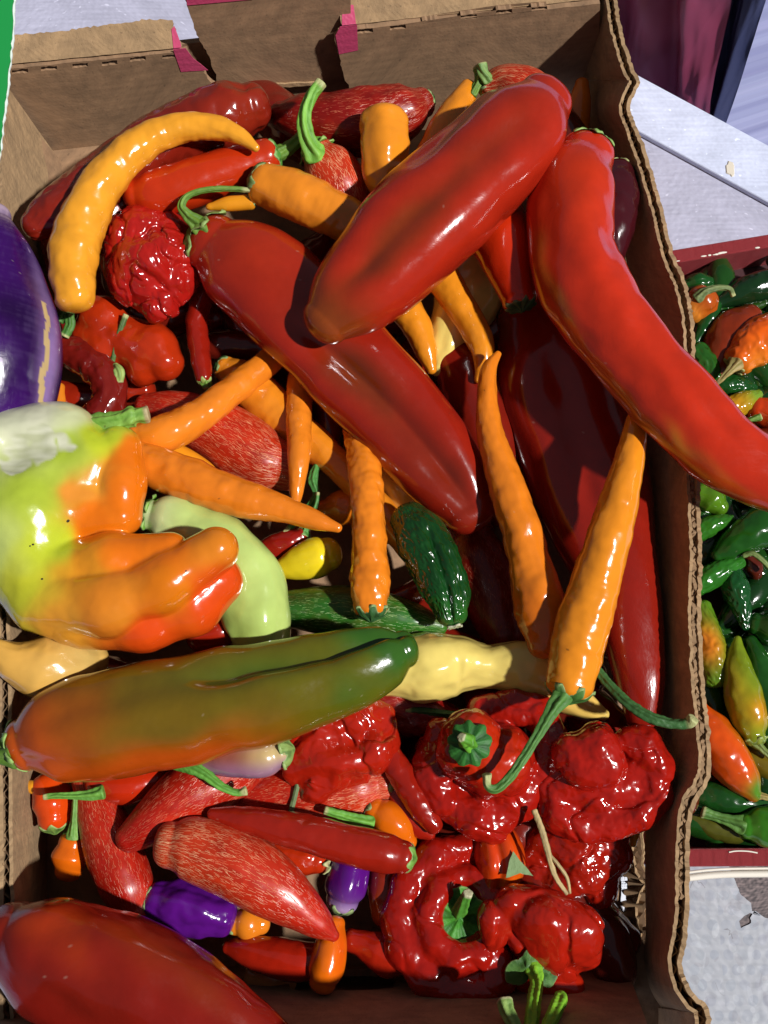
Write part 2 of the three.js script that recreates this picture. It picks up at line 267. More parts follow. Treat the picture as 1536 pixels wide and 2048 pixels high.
  for (let i = 0; i < pos.length; i += 3) {
    const x = pos[i], y = pos[i + 1], z = pos[i + 2];
    const n = V(D(x + e, y, z) - D(x - e, y, z), D(x, y + e, z) - D(x, y - e, z), D(x, y, z + e) - D(x, y, z - e)).normalize(); nor.push(n.x, n.y, n.z); uv.push(x + 0.3 * y, z + 0.3 * y);
    let c = o.c ?? [0.5, 0.02, 0.012];
    if (anchors.length) { let s = 0; c = [0, 0, 0]; const wx = x + 0.006 * N3(x * 60, y * 60, z * 60 + 3), wz = z + 0.006 * N3(x * 60 + 7, y * 60, z * 60); for (const [p, q, w = 1] of anchors) { const d2 = ((wx - p.x) ** 2 + (y - p.y) ** 2 * 0.6 + (wz - p.z) ** 2) / (w * w), t = 1 / (Math.pow(d2, 2.4) + 1e-13); s += t; c = [c[0] + q[0] * t, c[1] + q[1] * t, c[2] + q[2] * t]; } c = [c[0] / s, c[1] / s, c[2] / s]; }
    if (o.cutCol) for (const [p, r] of cut) { const q = Math.hypot(x - p.x, y - p.y, z - p.z) - r + 0.0012 * N3(x * 160, y * 160, z * 160); if (q < 0.0014) c = mix3(c, mix3(o.cutCol, [o.cutCol[0] * 0.72, o.cutCol[1] * 0.74, o.cutCol[2] * 0.62], clamp(0.5 + N3(x * 90, y * 90, z * 320))), smooth(0.0014, 0.0006, q)); }
    if (o.spots) { const q = N3(x * 260 + sd, y * 260, z * 260); if (q > 0.62) c = mix3(c, o.spots, smooth(0.62, 0.75, q)); }
    const m = 1 + (o.mot ?? 0.14) * (N3(x * 80, y * 80 + sd, z * 80) + 0.5 * N3(x * 260, y * 260, z * 260 + sd)); col.push(c[0] * m, c[1] * m, c[2] * m);
  }
  g.setAttribute('normal', new THREE.Float32BufferAttribute(nor, 3)); g.setAttribute('uv', new THREE.Float32BufferAttribute(uv, 2)); g.setAttribute('color', new THREE.Float32BufferAttribute(col, 3));
  return g;
}

// ---------------------------------------------------------------- the setting: table, ground beyond, board, cloths, tray, carton
const KRAFT = hex('#b08a5e'), KRAFTLIGHT = hex('#d8bd8a');
const kraftMap = dataTex(1024, (u, v) => {
  const g = 0.5 + 0.12 * tileN(u, v, 9, 90, 2) + 0.3 * tileN(u, v, 11, 13, 8) + 0.22 * tileN(u, v, 31, 27, 3) + 0.12 * tileN(u, v, 120, 60, 4), f = tileN(u, v, 150, 110, 9) > 0.58 ? -0.12 : 0, k = 0.8 + 0.3 * (g - 0.5) + f;
  return [0.71 * k, 0.56 * k, 0.42 * k];
}, true, 6);
const kraftBump = dataTex(512, (u, v) => { const n = 0.5 + 0.12 * Math.sin(v * 2 * Math.PI * 24) + 0.3 * tileN(u, v, 90, 90, 2) + 0.2 * tileN(u, v, 14, 14, 5); return [n, n, n]; }, false, 6);
const MC = {
  kraft: new THREE.MeshStandardMaterial({ map: kraftMap, bumpMap: kraftBump, bumpScale: 0.00016, roughness: 0.82 }),
  edge: new THREE.MeshStandardMaterial({ map: kraftMap, color: new THREE.Color(1.18, 1.27, 1.2), bumpMap: skinBump, bumpScale: 0.0006, roughness: 0.9 }),
  flute: new THREE.MeshStandardMaterial({ map: kraftMap, color: new THREE.Color(1, 1.04, 1), roughness: 0.9 }),
  tape: new THREE.MeshPhysicalMaterial({ color: new THREE.Color('#c2486e'), roughness: 0.4, bumpMap: kraftBump, bumpScale: 0.0003 }),
};
// shape in a plane: pixels of the photograph are carried on to the plane (o, n), then measured along its own axes
function planar(o, n, ax, pts, depth, holes = []) {
  const ay = n.clone().cross(ax).normalize(), q = (p) => { const w = onPlane(p[0], p[1], o, n).sub(o); return new THREE.Vector2(w.dot(ax), w.dot(ay)); };
  const sh = new THREE.Shape(pts.map(q)); for (const h of holes) sh.holes.push(new THREE.Path(h.map(q)));
  const g = new THREE.ExtrudeGeometry(sh, { depth, bevelEnabled: false, curveSegments: 4 });
  g.applyMatrix4(new THREE.Matrix4().makeBasis(ax, ay, n).setPosition(o));
  const uv = g.attributes.uv, p = g.attributes.position; for (let i = 0; i < p.count; i++) { const w = V(p.getX(i), p.getY(i), p.getZ(i)).sub(o); uv.setXY(i, w.dot(ax), w.dot(ay) + w.dot(n) * 0.7); }
  g.computeVertexNormals(); return g;
}
// a torn outline: every side of a polyline roughened by small steps
function torn(pts, amp, step = 6) { const out = []; for (let i = 0; i < pts.length - 1; i++) { const [a, b] = [pts[i], pts[i + 1]], L = Math.hypot(b[0] - a[0], b[1] - a[1]), n = Math.max(1, Math.round(L / step)); for (let k = 0; k < n; k++) { const t = k / n; out.push([lerp(a[0], b[0], t) + (k ? amp * (rnd() - 0.5) * 2 : 0), lerp(a[1], b[1], t) + (k ? amp * (rnd() - 0.5) * 2 : 0)]); } } out.push(pts[pts.length - 1]); return out; }
// sheet with thickness lofted between two rows of points
function loft(top, bottom, n, m, off, thick, jag = 0, sd = 0, lift = 0, warp = 0.0008) {
  const cT = new THREE.CatmullRomCurve3(top, false, 'centripetal'), cB = new THREE.CatmullRomCurve3(bottom, false, 'centripetal'), pos = [], uv = [], idx = [];
  const T = cT.getSpacedPoints(n), B = cB.getSpacedPoints(n), L = cT.getLength();
  for (let s = 0; s < 2; s++) for (let i = 0; i <= n; i++) {
    const t = T[Math.min(n, i + 1)].clone().sub(T[Math.max(0, i - 1)]).normalize(), down = B[i].clone().sub(T[i]).normalize(), out = t.clone().cross(down).normalize();
    const j = jag * (N3(i * 0.9 + sd, sd, 0.5) * 0.7 + N3(i * 0.23, sd, 3) + 0.5 * (rnd() - 0.5)) + lift, w = jag * 0.42 * (N3(i * 0.31, sd + 5, 2) + 0.7 * N3(i * 0.85, sd, 7));
    for (let k = 0; k <= m; k++) { const f = k / m, p = T[i].clone().lerp(B[i], f), e = Math.exp(-f * m * 0.8); p.addScaledVector(down, -j * e).addScaledVector(out, off + s * thick + w * e + warp * fbm(i * 0.05, f * 4, sd)); pos.push(p.x, p.y, p.z); uv.push(f * T[i].distanceTo(B[i]), i / n * L); }
  }
  const W = m + 1, S = (n + 1) * W;
  for (let i = 0; i < n; i++) for (let k = 0; k < m; k++) { const a = i * W + k, b = a + W; idx.push(a, a + 1, b, b, a + 1, b + 1, S + a, S + b, S + a + 1, S + b, S + b + 1, S + a + 1); }
  for (let i = 0; i < n; i++) for (const k of [0, m]) { const a = i * W + k, b = a + W; if (k) idx.push(a, S + a, b, b, S + a, S + b); else idx.push(a, b, S + a, b, S + b, S + a); }
  for (const i of [0, n]) for (let k = 0; k < m; k++) { const a = i * W + k; if (i) idx.push(a, a + 1, S + a, a + 1, S + a + 1, S + a); else idx.push(a, S + a, a + 1, a + 1, S + a, S + a + 1); }
  let g = new THREE.BufferGeometry(); g.setAttribute('position', new THREE.Float32BufferAttribute(pos, 3)); g.setAttribute('uv', new THREE.Float32BufferAttribute(uv, 2)); g.setIndex(idx); g = g.toNonIndexed(); g.computeVertexNormals(); return g;
}
// the wavy middle paper of the board, seen end-on along a torn edge
function fluting(top, bottom, n, off, gap, depth, wl, sd, lift) {
  const T = new THREE.CatmullRomCurve3(top, false, 'centripetal').getSpacedPoints(n), B = new THREE.CatmullRomCurve3(bottom, false, 'centripetal').getSpacedPoints(n), pos = [], uv = [], idx = [];
  let L = 0;
  for (let i = 0; i <= n; i++) { if (i) L += T[i].distanceTo(T[i - 1]); const t = T[Math.min(n, i + 1)].clone().sub(T[Math.max(0, i - 1)]).normalize(), down = B[i].clone().sub(T[i]).normalize(), out = t.clone().cross(down).normalize();
    const o = off + gap * (0.5 + 0.46 * Math.sin(L / wl * 2 * Math.PI)), j = lift - 0.0024 * (0.5 + fbm(L * 28, sd, 1, 2));
    for (let k = 0; k <= 1; k++) { const p = T[i].clone().addScaledVector(down, -Math.min(j, 0.0019) + k * depth).addScaledVector(out, o); pos.push(p.x, p.y, p.z); uv.push(k * depth, L); } }
  for (let i = 0; i < n; i++) { const a = i * 2; idx.push(a, a + 1, a + 2, a + 1, a + 3, a + 2); }
  const g = new THREE.BufferGeometry(); g.setAttribute('position', new THREE.Float32BufferAttribute(pos, 3)); g.setAttribute('uv', new THREE.Float32BufferAttribute(uv, 2)); g.setIndex(idx); g.computeVertexNormals(); return g;
}

// table top: worn pale paint, lilac-white
const tableMap = dataTex(1024, (u, v) => { const s = 0.79 + 0.05 * tileN(u, v, 14, 14, 2) + 0.04 * tileN(u, v, 10, 180, 5) + 0.03 * tileN(u, v, 150, 150, 7), d = smooth(0.55, 0.7, tileN(u, v, 90, 120, 3)) * -0.12; return [s * 0.88 - d, s * 0.88 - d, s * 0.98 - d]; }, true, 3);
const tableBump = dataTex(512, (u, v) => { const n = 0.5 + 0.3 * tileN(u, v, 20, 120, 2) + 0.3 * tileN(u, v, 80, 80, 4); return [n, n, n]; }, false, 3);
const tableMat = new THREE.MeshPhysicalMaterial({ map: tableMap, bumpMap: tableBump, bumpScale: 0.0006, roughness: 0.55 });
function prism(pts, y0, y1, uvScale = 1) { // polygon seen from above, [x, z]
  const sh = new THREE.Shape(pts.map(([x, z]) => new THREE.Vector2(x, -z))), g = new THREE.ExtrudeGeometry(sh, { depth: y1 - y0, bevelEnabled: true, bevelSize: 0.0006, bevelThickness: 0.0006, bevelSegments: 1 }); g.rotateX(-Math.PI / 2); g.translate(0, y0, 0);
  return g;
}
const TY = -0.03; // the table lies below the floor of the carton
const eA = P(1250, 176, TY), eB = P(1560, 344, TY), eD = eB.clone().sub(eA).normalize(), eN = V(-eD.z, 0, eD.x); // far edge of the table; eN points to the viewer's side
if (eN.z < 0) eN.negate();
const along = (s, t) => { const p = eA.clone().addScaledVector(eD, s).addScaledVector(eN, t); return [p.x, p.z]; };
structure('table_top', prism([along(-0.9, 0.02), along(0.5, 0.02), along(0.5, 1.1), along(-0.9, 1.1)], TY - 0.03, TY - 0.0008), tableMat);
thing('edge_board', 'raised white painted board along the far edge of the table', 'board', null, [['board', (() => { const g = prism([along(-0.55, -0.012), along(0.5, -0.012), along(0.5, 0.031), along(-0.55, 0.031)], TY - 0.03, TY + 0.004); return g; })(), new THREE.MeshPhysicalMaterial({ map: tableMap, color: new THREE.Color(1.4, 1.52, 1.52), bumpMap: tableBump, bumpScale: 0.0004, roughness: 0.45 })],
  ['paint_chip', (() => { const c = P(1461, 338, TY + 0.0052), q = []; for (let i = 0; i < 14; i++) { const a = i / 14 * 6.283, r = rr(0.7, 1.15); q.push([c.x + Math.cos(a) * 0.003 * r, c.z + Math.sin(a) * 0.0062 * r]); } return prism(q, TY + 0.0046, TY + 0.0048); })(), new THREE.MeshStandardMaterial({ color: new THREE.Color('#d8d0c0'), roughness: 0.8 })]]);
const floorMap = canvasTex(1024, 1024, (g) => { g.fillStyle = '#8f93bb'; g.fillRect(0, 0, 1024, 1024); for (let i = 0; i < 420; i++) { const y = rnd() * 1024; g.globalAlpha = rr(0.04, 0.2); g.fillStyle = rnd() < 0.5 ? '#c8ccee' : '#5a5f90'; g.fillRect(0, y, 1024, rr(1, 16)); } });
floorMap.repeat.set(0.7, 0.7);
{ const g = new THREE.PlaneGeometry(8, 8, 1, 1); g.rotateX(-Math.PI / 2); const uv = g.attributes.uv; for (let i = 0; i < uv.count; i++) uv.setXY(i, uv.getX(i) * 8, uv.getY(i) * 8); g.rotateY(0.35); g.translate(0, -0.5, 0); structure('ground', g, new THREE.MeshStandardMaterial({ map: floorMap, roughness: 0.7 })); }

// two cloths hanging behind the table
function cloth(name, label, px0, px1, py0, py1, back, color, sheen, sd) {
  const o = eA.clone().addScaledVector(eN, -back), n = eN.clone(), NX = 150, NY = 120, pos = [], idx = [], uv = [];
  for (let s = 0; s < 2; s++) for (let j = 0; j <= NY; j++) for (let i = 0; i <= NX; i++) {
    const fx = i / NX, fy = j / NY, w = onPlane(lerp(px0[0], px1[0], fx) * (1 - fy) + lerp(px0[1], px1[1], fx) * fy, lerp(py0, py1, fy), o, n);
    const f = 0.009 * Math.sin(fx * 15 + sd + 1.6 * N3(fx * 3, fy * 2.2, sd)) + 0.009 * fbm(fx * 3.4 + sd, fy * 1.6, 3) + 0.003 * (1 - Math.abs(N3(fx * 5 + fy * 2, fy * 1.6 - fx * 2, sd + 9)));
    w.addScaledVector(n, f - s * 0.0015); pos.push(w.x, w.y, w.z); uv.push(fx * 0.2, fy * 0.3);
  }
  const W = NX + 1, S = W * (NY + 1);
  for (let j = 0; j < NY; j++) for (let i = 0; i < NX; i++) { const a = j * W + i, b = a + W; idx.push(a, b, a + 1, b, b + 1, a + 1, S + a, S + a + 1, S + b, S + b, S + a + 1, S + b + 1); }
  const g = new THREE.BufferGeometry(); g.setAttribute('position', new THREE.Float32BufferAttribute(pos, 3)); g.setAttribute('uv', new THREE.Float32BufferAttribute(uv, 2)); g.setIndex(idx); g.computeVertexNormals();
  const weave = clothBump.clone(); weave.repeat.set(60, 60);
  thing(name, label, 'cloth', null, [['cloth', g, new THREE.MeshPhysicalMaterial({ color: new THREE.Color(...hex(color)), roughness: 0.5, sheen: 0.6, sheenColor: new THREE.Color(sheen), sheenRoughness: 0.4, bumpMap: weave, bumpScale: 0.0002 })]]);
}
const clothBump = dataTex(128, (u, v) => { const n = 0.5 + 0.25 * Math.sin(u * 201) + 0.25 * Math.sin(v * 201); return [n, n, n]; }, false, 60);
cloth('maroon_cloth', 'shiny maroon cloth hanging in folds behind the white board', [1180, 1215], [1468, 1402], -90, 300, 0.045, '#84304e', '#c06a86', 2);
cloth('navy_cloth', 'dark navy cloth hanging beside the maroon cloth', [1370, 1330], [1560, 1420], -90, 330, 0.075, '#20284c', '#3a4068', 8);

// green card at the left edge
{ const o = P(10, 120, 0.165), n = V(0.1, 1, 0.12).normalize(), ax = V(1, 0, 0).addScaledVector(n, -n.x).normalize();
  const pts = torn([[-140, -60], [29, -60], [26, 30], [25, 70], [20, 130], [16, 160], [10, 215], [4, 262], [2, 300], [-6, 330], [-140, 330]], 1.6, 9);
  thing('green_card', 'bright green card with a torn white edge at the left', 'card', null, [['card', planar(o, n, ax, pts, 0.0012), new THREE.MeshStandardMaterial({ color: new THREE.Color('#0f8a3e'), roughness: 0.5 })],
    ['torn_edge', planar(o.clone().addScaledVector(n, -0.0018), n, ax, torn([[-138, -60], [33, -60], [30, 30], [29, 72], [24, 130], [20, 160], [14, 216], [8, 262], [6, 298], [-2, 331], [-138, 331]], 2.2, 7), 0.0014), new THREE.MeshStandardMaterial({ color: new THREE.Color('#d8e0dc'), roughness: 0.8 })]]); }

// shallow red tray on the right
const tB = [P(1276, 524, TY + 0.033), P(1560, 477, TY + 0.033)], tF = [P(1306, 1716, TY + 0.033), P(1560, 1714, TY + 0.033)];
{ const red = new THREE.MeshPhysicalMaterial({ color: new THREE.Color('#a8383e'), roughness: 0.42, bumpMap: skinBump, bumpScale: 0.0006 }), white = new THREE.MeshStandardMaterial({ color: new THREE.Color('#e4ded2'), roughness: 0.7 });
  const bar = (a, b, w, h0, h1) => { const L = a.distanceTo(b), g = new RoundedBoxGeometry(L, h1 - h0, w, 2, 0.0016), d = b.clone().sub(a); g.rotateY(Math.atan2(-d.z, d.x)); g.translate((a.x + b.x) / 2, TY + (h0 + h1) / 2, (a.z + b.z) / 2); return g; };
  const bx = V(0.35, 0, 0), back = [tB[0], tB[1].clone().add(tB[1].clone().sub(tB[0]).multiplyScalar(1.2))], front = [tF[0], tF[1].clone().add(tF[1].clone().sub(tF[0]).multiplyScalar(1.6))];
  const chips = []; for (let i = 0; i < 46; i++) { const f = rnd(), p = back[0].clone().lerp(back[1], f); const g = new THREE.SphereGeometry(1, 7, 5); g.scale(rr(0.0006, 0.004), 0.0004, rr(0.0004, 0.0009)); g.rotateY(0.12); g.translate(p.x, TY + 0.0331, p.z + 0.0043 + rr(-0.0006, 0.0004)); chips.push(g); }
  const lip = []; for (const [w, dz] of [[0.0022, 0.0105], [0.0008, 0.0072]]) { const c = new THREE.CatmullRomCurve3([V(tF[0].x - 0.002, TY + 0.0305, tF[0].z + dz + 0.005), V(tF[0].x + 0.035, TY + 0.0322, tF[0].z + dz), V(tF[0].x + 0.07, TY + 0.0326, tF[0].z + dz - 0.001), V(tF[0].x + 0.16, TY + 0.0322, tF[0].z + dz - 0.0006), V(tF[0].x + 0.3, TY + 0.032, tF[0].z + dz)]); lip.push(new THREE.TubeGeometry(c, 60, w, 8)); }
  const dashes = []; for (let i = 0; i < 5; i++) { const a = tF[0].clone().add(V(0.048 + i * 0.036, 0.0004, -0.0035)), c = new THREE.CatmullRomCurve3([a, a.clone().add(V(0.004, 0, -0.0007)), a.clone().add(V(0.012, 0, -0.0006)), a.clone().add(V(0.018, 0, 0.0004))]); dashes.push(new THREE.TubeGeometry(c, 16, 0.0005, 6)); }
  const inner = 0.004, fl = new THREE.Shape([[back[0].x, -back[0].z], [back[1].x, -back[1].z], [front[1].x, -front[1].z], [front[0].x, -front[0].z]].map((q) => new THREE.Vector2(...q)));
  const fg = new THREE.ExtrudeGeometry(fl, { depth: 0.002, bevelEnabled: false }); fg.rotateX(-Math.PI / 2); fg.translate(0, TY + 0.001, 0);
  thing('red_tray', 'shallow red tray of green and orange chillies beside the carton', 'tray', null, [
    ['back_rim', bar(back[0], back[1], 0.0105, 0.001, 0.033), red, null, [['worn_edge', mergeGeometries(chips), white]]],
    ['front_rim', bar(front[0], front[1], 0.011, 0.001, 0.033), red, null, [['white_line', mergeGeometries(lip), white], ['printed_dash', mergeGeometries(dashes), white]]],
    ['side_rim', bar(tB[0].clone().add(V(0.001, 0, 0.0052)), tF[0].clone().add(V(0.001, 0, -0.0062)), 0.004, 0.001, 0.0325), red], ['tray_floor', fg, new THREE.MeshStandardMaterial({ color: new THREE.Color('#3a0e14'), roughness: 0.6 })]]); }

// worn dotted sheet on the table in front of the tray, with a patch where it has come away
{ const dot = canvasTex(1024, 1024, (g) => { g.fillStyle = '#9b9fa8'; g.fillRect(0, 0, 1024, 1024);
    for (let j = 0; j < 24; j++) for (let i = 0; i < 24; i++) { const x = (i + 0.5 + (j % 2) * 0.5) * 42.67, y = (j + 0.5) * 42.67; g.globalAlpha = rr(0.25, 0.6); g.fillStyle = '#868d9c'; g.beginPath(); g.ellipse(x % 1024, y, rr(13, 17), rr(14, 18), rnd(), 0, 7); g.fill(); }
    for (let i = 0; i < 900; i++) { g.globalAlpha = rr(0.05, 0.3); g.fillStyle = rnd() < 0.6 ? '#c4c8d0' : '#7a7880'; g.beginPath(); g.ellipse(rnd() * 1024, rnd() * 1024, rr(2, 24), rr(2, 16), rnd() * 3, 0, 7); g.fill(); }
    for (let i = 0; i < 26; i++) { g.globalAlpha = 0.5; g.strokeStyle = '#4a4448'; g.lineWidth = rr(0.8, 2); g.beginPath(); let x = rnd() * 1024, y = rnd() * 1024; g.moveTo(x, y); for (let k = 0; k < 6; k++) { x += rr(-16, 16); y += rr(-4, 26); g.lineTo(x, y); } g.stroke(); } });
  dot.repeat.set(4.6, 4.6);
  const c = (px, py) => { const p = P(px, py, TY + 0.001); return [p.x, p.z]; };
  const patch = torn([[1458, 1732], [1474, 1772], [1482, 1790], [1502, 1806], [1504, 1822], [1540, 1838], [1600, 1845], [1600, 1725], [1458, 1732]], 2.6, 7), spot = torn([[1478, 1842], [1492, 1830], [1508, 1822], [1500, 1836], [1502, 1846], [1482, 1856], [1478, 1842]], 1.5, 5);
  const sh = new THREE.Shape([[1150, 1690], [1700, 1690], [1700, 2200], [1150, 2200]].map(([x, y]) => { const q = c(x, y); return new THREE.Vector2(q[0], -q[1]); }));
  for (const pt of [patch, spot]) sh.holes.push(new THREE.Path(pt.map(([x, y]) => { const q = c(x, y); return new THREE.Vector2(q[0], -q[1]); })));
  const g = new THREE.ExtrudeGeometry(sh, { depth: 0.0009, bevelEnabled: false }); g.rotateX(-Math.PI / 2); g.translate(0, TY + 0.0002, 0);
  structure('table_covering', g, new THREE.MeshPhysicalMaterial({ map: dot, bumpMap: tableBump, bumpScale: 0.0005, roughness: 0.5 }));
  const bare = dataTex(512, (u, v) => { const n = 0.55 + 0.25 * tileN(u, v, 20, 90, 3) + 0.3 * tileN(u, v, 45, 45, 6); return [0.55 * n + 0.1, 0.48 * n + 0.1, 0.45 * n + 0.12]; }, true, 12);
  const b = new THREE.Shape([[1440, 1715], [1640, 1715], [1640, 1870], [1440, 1870]].map(([x, y]) => { const q = c(x, y); return new THREE.Vector2(q[0], -q[1]); })), bg = new THREE.ShapeGeometry(b); bg.rotateX(-Math.PI / 2); bg.translate(0, TY + 0.0001, 0);
  structure('bare_wood', bg, new THREE.MeshStandardMaterial({ map: bare, roughness: 0.8 })); }

// ---------------------------------------------------------------- the carton
{ const parts = [], T = 0.092;
  // floor
  const fc = [P(95, 300, 0.002), P(1180, 250, 0.002), P(1262, 1300, 0.002), P(1235, 1945, 0.002), P(60, 1945, 0.002)], fs = new THREE.Shape(fc.map((p) => new THREE.Vector2(p.x, -p.z))), fg = new THREE.ExtrudeGeometry(fs, { depth: 0.004, bevelEnabled: false }); fg.rotateX(-Math.PI / 2); fg.translate(0, 0.0015, 0);
  parts.push(['bottom', fg, MC.kraft]);
  // back wall
  const a = P(20, 128, T), b = P(1195, 2, T), ax = b.clone().sub(a).normalize(), tl = Math.tan(4 * Math.PI / 180), n0 = V(0, 1, 0).cross(ax).normalize(); if (n0.z < 0) n0.negate();
  const n = n0.clone().addScaledVector(V(0, 1, 0), tl).normalize();
  const outer = planar(a.clone().addScaledVector(n, -0.014), n, ax, [[-40, 126], [1225, -20], [1200, 330], [-40, 480]], 0.004);
  parts.push(['back_wall', outer, MC.kraft]);
  const slit = (x, y, w = 31) => torn([[x, y - 3], [x + w, y - 6], [x + w + 1, y + 2], [x + w / 2, y + 3], [x, y + 5], [x, y - 3]], 1.3, 5);
  const left = planar(a, n, ax, [...torn([[-60, 136], [20, 128], [362, 94]], 0.8, 14), ...torn([[374, 92], [385, 118], [402, 128], [414, 148], [437, 168]], 2, 7), [440, 420], [128, 420], ...torn([[128, 334], [100, 306], [60, 270], [5, 220], [-60, 160]], 1.2, 12)], 0.004,
    [[24, 127], [82, 121], [144, 115], [203, 110], [259, 102], [324, 97]].map(([x, y]) => slit(x, y + 7)));
  parts.push(['back_panel', left, MC.kraft]);
  const right = planar(a, n, ax, [...torn([[690, 52], [1198, -2]], 0.8, 14), [1186, 380], [764, 380], ...torn([[762, 202], [757, 186], [744, 171], [736, 165], [700, 172]], 1.2, 6), ...torn([[697, 168], [683, 130], [674, 92], [668, 66], [676, 56]], 2, 6)], 0.004,
    [[713, 44], [778, 37], [843, 27], [920, 16], [991, 6], [1061, 0]].map(([x, y]) => slit(x, y + 9)));
  parts.push(['back_panel', right, MC.kraft]);
  const mid = planar(a.clone().addScaledVector(n, -0.0085), n, ax, [...torn([[350, -70], [376, 10], [392, 60], [412, 92], [432, 140], [434, 164]], 2, 8), ...torn([[434, 164], [520, 160], [600, 154], [700, 150]], 1.4, 8), [700, -70]], 0.004);
  parts.push(['middle_flap', mid, MC.kraft, null, [['torn_strip', planar(a.clone().addScaledVector(n, -0.0085), n, ax, torn([[432, 165], [470, 161], [560, 156], [636, 154], [638, 158], [560, 164], [470, 166], [432, 165]], 1, 9), 0.0052), MC.edge],
    ['pink_tape', planar(a.clone().addScaledVector(n, -0.0043), n, ax, [[366, -60], [508, -60], [506, -2], [374, 10]], 0.0004), MC.tape]]]);
  // the two strips folded outwards along the top of the back wall
  const n2 = n.clone().applyAxisAngle(ax, -48 * Math.PI / 180);
  const o2 = a.clone().addScaledVector(n, 0.0038);
  parts.push(['folded_edge', planar(o2.clone().addScaledVector(n2, -0.0038), n2, ax, [...torn([[-60, 136], [20, 128.5], [362, 95]], 0.5, 14), ...torn([[365, 92], [352, 66], [345, 40], [300, 38], [215, 50], [160, 56], [110, 64], [60, 68], [22, 72], [-60, 82]], 2.4, 7)], 0.0036), MC.edge]);
  parts.push(['folded_edge', planar(o2.clone().addScaledVector(n2, -0.0038), n2, ax, [...torn([[686, 51], [1198, -3]], 0.5, 14), ...torn([[1196, -40], [900, -60], [676, -30], [676, 20], [682, 48]], 1.5, 8)], 0.0036), MC.edge]);
  parts.push(['pink_tape', planar(a.clone().addScaledVector(n, 0.0041), n, ax, [[346, 98], [371, 96], [386, 116], [404, 130], [416, 140], [362, 143]], 0.0003), MC.tape]);
  parts.push(['pink_tape', planar(o2.clone().addScaledVector(n2, -0.0001), n2, ax, [[343, 58], [349, 52], [362, 88], [363, 95], [347, 96.5]], 0.0003), MC.tape]);
  parts.push(['pink_tape', planar(a.clone().addScaledVector(n, 0.0041), n, ax, [[680, 53], [714, 49], [716, 100], [678, 108], [671, 70]], 0.0003), MC.tape]);
  parts.push(['pink_tape', planar(o2.clone().addScaledVector(n2, -0.0001), n2, ax, [[684, 8], [707, 10], [712, 48], [684, 51]], 0.0003), MC.tape]);
  // right wall: a ragged strip above a long opening
  const hi = [[1222, -80], [1240, 50], [1262, 130], [1276, 165], [1258, 212], [1270, 250], [1298, 330], [1326, 430], [1342, 500], [1370, 570], [1386, 660], [1388, 760], [1393, 900], [1397, 1010], [1401, 1100], [1399, 1250], [1405, 1370], [1414, 1450], [1418, 1530], [1411, 1570], [1384, 1615], [1377, 1660], [1376, 1800], [1370, 1880], [1362, 1925], [1372, 1965], [1392, 1995], [1412, 2012], [1418, 2100]].map(([x, y]) => P(x, y, T));
  const lo0 = [[1186, -80], [1178, 50], [1180, 130], [1186, 165], [1196, 212], [1206, 250], [1226, 330], [1256, 430], [1270, 500], [1282, 570], [1296, 660], [1302, 760], [1308, 900], [1312, 1010], [1318, 1100], [1316, 1250], [1319, 1370], [1322, 1450], [1324, 1530], [1320, 1570], [1312, 1615], [1306, 1660], [1308, 1800], [1312, 1870], [1314, 1915], [1318, 1955], [1330, 1985], [1338, 2002], [1340, 2090]], lo = lo0.map(([x, y]) => P(x + 8 * smooth(1560, 1640, y) * (1 - smooth(1840, 1900, y)), y, 0.02 + 0.013 * smooth(300, 420, y) * (1 - smooth(1830, 1900, y))));
  parts.push(['right_wall', loft(hi, lo, 420, 12, 0, -0.0016, 0.0016, 3, 0.0006), MC.kraft, null, [
    ['torn_liner', loft(hi, hi.map((p, i) => p.clone().lerp(lo[i], 0.06)), 420, 2, 0.0004, -0.0026, 0.0021, 3, 0.0018, 0.0008), MC.edge],
    ['outer_liner', loft(hi, lo, 420, 6, -0.0054, -0.002, 0.0016, 17, 0.0012), MC.edge],
    ['crushed_core', (() => { const h = hi.slice(11, 23), l = h.map((p, i) => p.clone().lerp(lo[i + 11], 0.12)); return loft(h, l, 200, 2, -0.0027, -0.0022, 0.0024, 41, 0.0004, 0.0004); })(), MC.flute], ['fluting', fluting(hi, lo, 1500, -0.0056, 0.003, 0.03, 0.0075, 4, 0.0022), MC.flute]]]);
  const pan = (h, l, hh, lh) => [h.map(([x, y]) => P(x, y, hh)), l.map(([x, y]) => P(x, y, lh))];
  { const [h, l] = pan([[1192, -60], [1182, 60], [1182, 140], [1196, 215], [1226, 330], [1236, 380], [1240, 410]], [[1160, 20], [1156, 120], [1158, 190], [1168, 260], [1190, 360], [1198, 405], [1202, 430]], 0.0205, 0.003); parts.push(['corner_panel', loft(h, l, 60, 6, 0.001, 0.004, 0.0005, 9), MC.kraft]); }
  { const [h, l] = pan([[1238, 395], [1250, 440], [1256, 500], [1262, 560], [1274, 800], [1280, 1000], [1284, 1300], [1286, 1560], [1285, 1640], [1288, 1735], [1308, 1768], [1296, 1800], [1293, 1850], [1312, 1874]], [[1198, 400], [1208, 440], [1216, 500], [1222, 560], [1240, 800], [1248, 1000], [1252, 1300], [1250, 1560], [1246, 1640], [1244, 1735], [1244, 1768], [1240, 1800], [1238, 1850], [1236, 1874]], 0.012, 0.002);
    parts.push(['lower_panel', loft(h, l, 300, 5, 0, -0.0012, 0.0018, 21), MC.kraft, null, [['torn_liner', loft(h, h.map((p, i) => p.clone().lerp(l[i], 0.15)), 300, 2, 0.0004, -0.0011, 0.0016, 21, 0.0012), MC.edge], ['outer_liner', loft(h, l.map((p) => V(p.x + 0.003, TY + 0.001, p.z)), 300, 4, -0.0052, -0.0016, 0.0022, 27), MC.edge], ['fluting', fluting(h, l, 900, -0.0056, 0.0044, 0.014, 0.0066, 7, 0)  , MC.flute]]]); }
